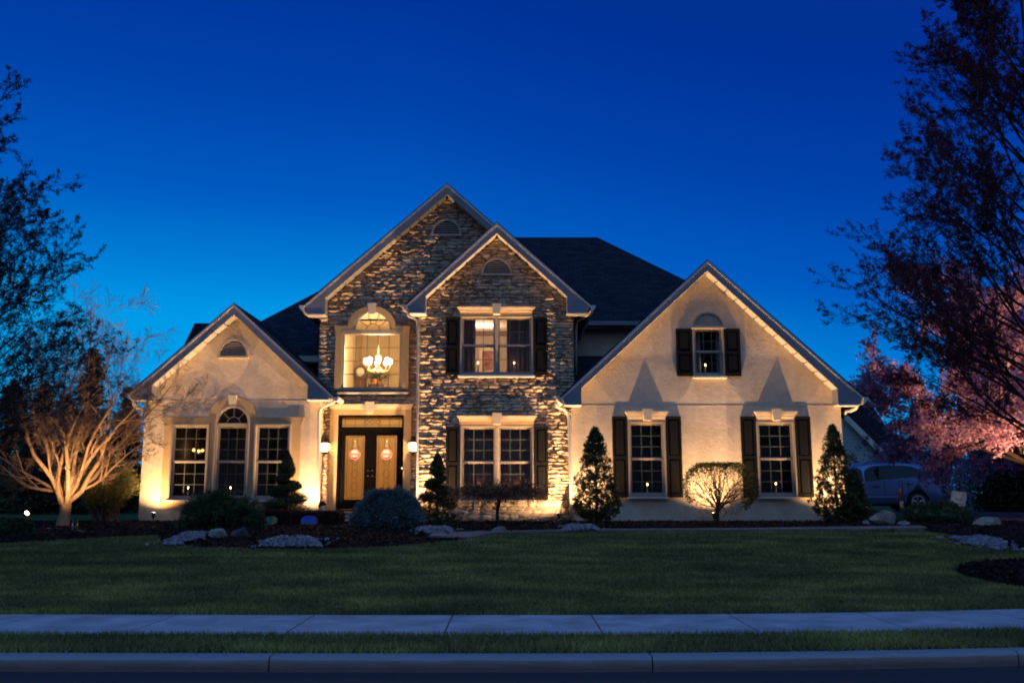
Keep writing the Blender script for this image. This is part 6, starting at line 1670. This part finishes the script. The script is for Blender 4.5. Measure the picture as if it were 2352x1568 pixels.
    for px in (2031, 2086):
        a = XZ(px, 1103, Yn); b_ = XZ(px+2, 1148, Yn); MB().box(a[0]-0.006, a[0]+0.006, Yn-0.004, Yn+0.01, b_[1], a[1]).build('door_seam', M['void'], t)
    a, b_ = XZ(1995, 1060, Yn), XZ(2100, 1060, Yn); MB().tube([(a[0], Yn+0.35, a[1]-0.05), (a[0]+0.15, Yn+0.35, a[1]+0.03), (b_[0]-0.15, Yn+0.35, a[1]+0.03), (b_[0], Yn+0.35, a[1]-0.05)], 0.018, 6).build('roof_rail', M['metal_dark'], t)
    a = XZ(2145, 1102, Yn)[0]; V = [XZ(2143.5, 1100, Yn), XZ(2156, 1102, Yn), XZ(2160.5, 1109, Yn), XZ(2157, 1112, Yn), XZ(2146, 1105.5, Yn)]
    MB().prism([(v[0], v[1]) for v in reversed(V)], Yn-0.02, Yn+0.30).build('tail_light', surf('red_lens', (0.5, 0.02, 0.02), 0.2, spec=0.8), t)
    p0, p1 = XZ(1985, 1141, Yn), XZ(2066, 1141, Yn); MB().cbox(p0[0], p1[0], Yn-0.025, Yn+0.02, p0[1]-0.05, p0[1]+0.03, 0.012).build('side_molding', paint, t)
car()
# ------------------------------------------------------------------ neighbouring house
def neighbour():
    Y = 54; b = W(2010, 1180, Y); t = thing('neighbour_house', (b.x, Y, 0.5), 'pale sided neighbouring house behind the parked car', 'house')
    q = lambda px, py, Y_=Y: XZ(px, py, Y_)
    MB().prism([(q(1900, 1180)[0], 0.4), (q(2013, 1180)[0], 0.4), (q(2013, 1180)[0], q(2013, 1040)[1]), q(2013, 1034), q(1943, 968), q(1900, 930)], Y, Y+0.3).build('wall', siding_mat(), t)
    MB().box(q(2014, 1180)[0], q(2125, 1180)[0], Y+1.5, Y+1.8, 0.4, q(2013, 1040)[1]).build('wall', bpy.data.materials['lap_siding'], t)
    m = MB().prism([q(2026, 1037), q(2014, 1040), q(2005, 1032), q(1938, 966), q(1938, 956), q(1943, 955)], Y-0.35, Y-0.05); m.build('rake_board', M['trim'], t)
    MB().box(q(2014, 1)[0], q(2125, 1)[0], Y+0.9, Y+1.1, q(2013, 1043)[1], q(2013, 1037)[1]).build('gutter', M['trim'], t)
    z = q(2020, 1037)[1]; zt = XZ(1987, 918, 62)[1]
    a0, a1 = q(1943, 955), q(2028, 1038)
    MB().add([(a0[0]-2, Y-0.3, a0[1]+2.2), (a1[0], Y-0.3, a1[1]), (a1[0], Y+12, a1[1]), (a0[0]-2, Y+12, a0[1]+2.2)], [(0, 1, 2, 3)]).build('roof', M['roof'], t)
    g = lambda px, py: XZ(px, py, Y+1.0)
    MB().prism([g(1880, 1036), g(2122, 1036), g(2036, 980), g(1992, 914), g(1880, 914)], Y+1.0, Y+9).build('roof', M['roof'], t)
    m = MB(); frame_ring(m, *[v for v in (q(1980, 1)[0], q(2004, 1)[0])], q(1, 1062)[1]-1.2, q(1, 1062)[1], 0.1, Y-0.05, Y-0.01); w_ = m.build('window', M['trim'], t)
    MB().box(q(1980, 1)[0]+0.1, q(2004, 1)[0]-0.1, Y-0.03, Y-0.015, q(1, 1062)[1]-1.1, q(1, 1062)[1]-0.1).build('pane', M['void'], w_)
neighbour()
# ------------------------------------------------------------------ sky
w = bpy.data.worlds.new('World'); sc.world = w; w.use_nodes = True
nt = w.node_tree; bg = nt.nodes['Background']
tc = nt.nodes.new('ShaderNodeTexCoord'); sp = nt.nodes.new('ShaderNodeSeparateXYZ'); nt.links.new(tc.outputs['Generated'], sp.inputs[0])
def mth(op, a, b=None, c=None):
    n = nt.nodes.new('ShaderNodeMath'); n.operation = op
    for i, v in enumerate((a, b, c)):
        if v is None: continue
        if isinstance(v, (int, float)): n.inputs[i].default_value = v
        else: nt.links.new(v, n.inputs[i])
    return n.outputs[0]
# after-glow: the elevation is biased so the sky stays paler low down and to the side where the sun went under
el = mth('ADD', sp.outputs['Z'], mth('MULTIPLY', mth('MAXIMUM', mth('ADD', sp.outputs['X'], 0.12), 0.0), 0.22))
front = ramp(nt, el, SKYF)
back = ramp(nt, sp.outputs['Z'], SKYB)
f = nt.nodes.new('ShaderNodeMapRange'); f.inputs['From Min'].default_value = 0.25; f.inputs['From Max'].default_value = -0.35
f.interpolation_type = 'SMOOTHSTEP'
nt.links.new(sp.outputs['Y'], f.inputs['Value'])
mx = nt.nodes.new('ShaderNodeMixRGB'); nt.links.new(f.outputs[0], mx.inputs[0]); nt.links.new(front, mx.inputs[1]); nt.links.new(back, mx.inputs[2])
nt.links.new(mx.outputs[0], bg.inputs[0]); bg.inputs[1].default_value = SKYS
# ------------------------------------------------------------------ camera
cam = bpy.data.cameras.new('camera'); co = bpy.data.objects.new('camera', cam); COL.objects.link(co)
co.location = (0, 0, EYE); co.rotation_euler = (math.pi/2 + PITCH, 0, 0)
cam.sensor_fit = 'HORIZONTAL'; cam.sensor_width = 36; cam.lens = F/2352*36
cam.clip_start = 0.1; cam.clip_end = 2000
sc.camera = co
sc.view_settings.view_transform = 'Standard'; sc.view_settings.look = 'None'
sc.view_settings.exposure = 0; sc.view_settings.gamma = 1
sc.render.engine = 'CYCLES'
sc.cycles.use_denoising = True
sc.cycles.max_bounces = 6; sc.cycles.diffuse_bounces = 3; sc.cycles.glossy_bounces = 3
sc.cycles.transparent_max_bounces = 12; sc.cycles.transmission_bounces = 4
sc.cycles.caustics_reflective = False; sc.cycles.caustics_refractive = False
sc.cycles.sample_clamp_indirect = 4
sc.cycles.pixel_filter_type = 'BLACKMAN_HARRIS'; sc.cycles.filter_width = 2.0
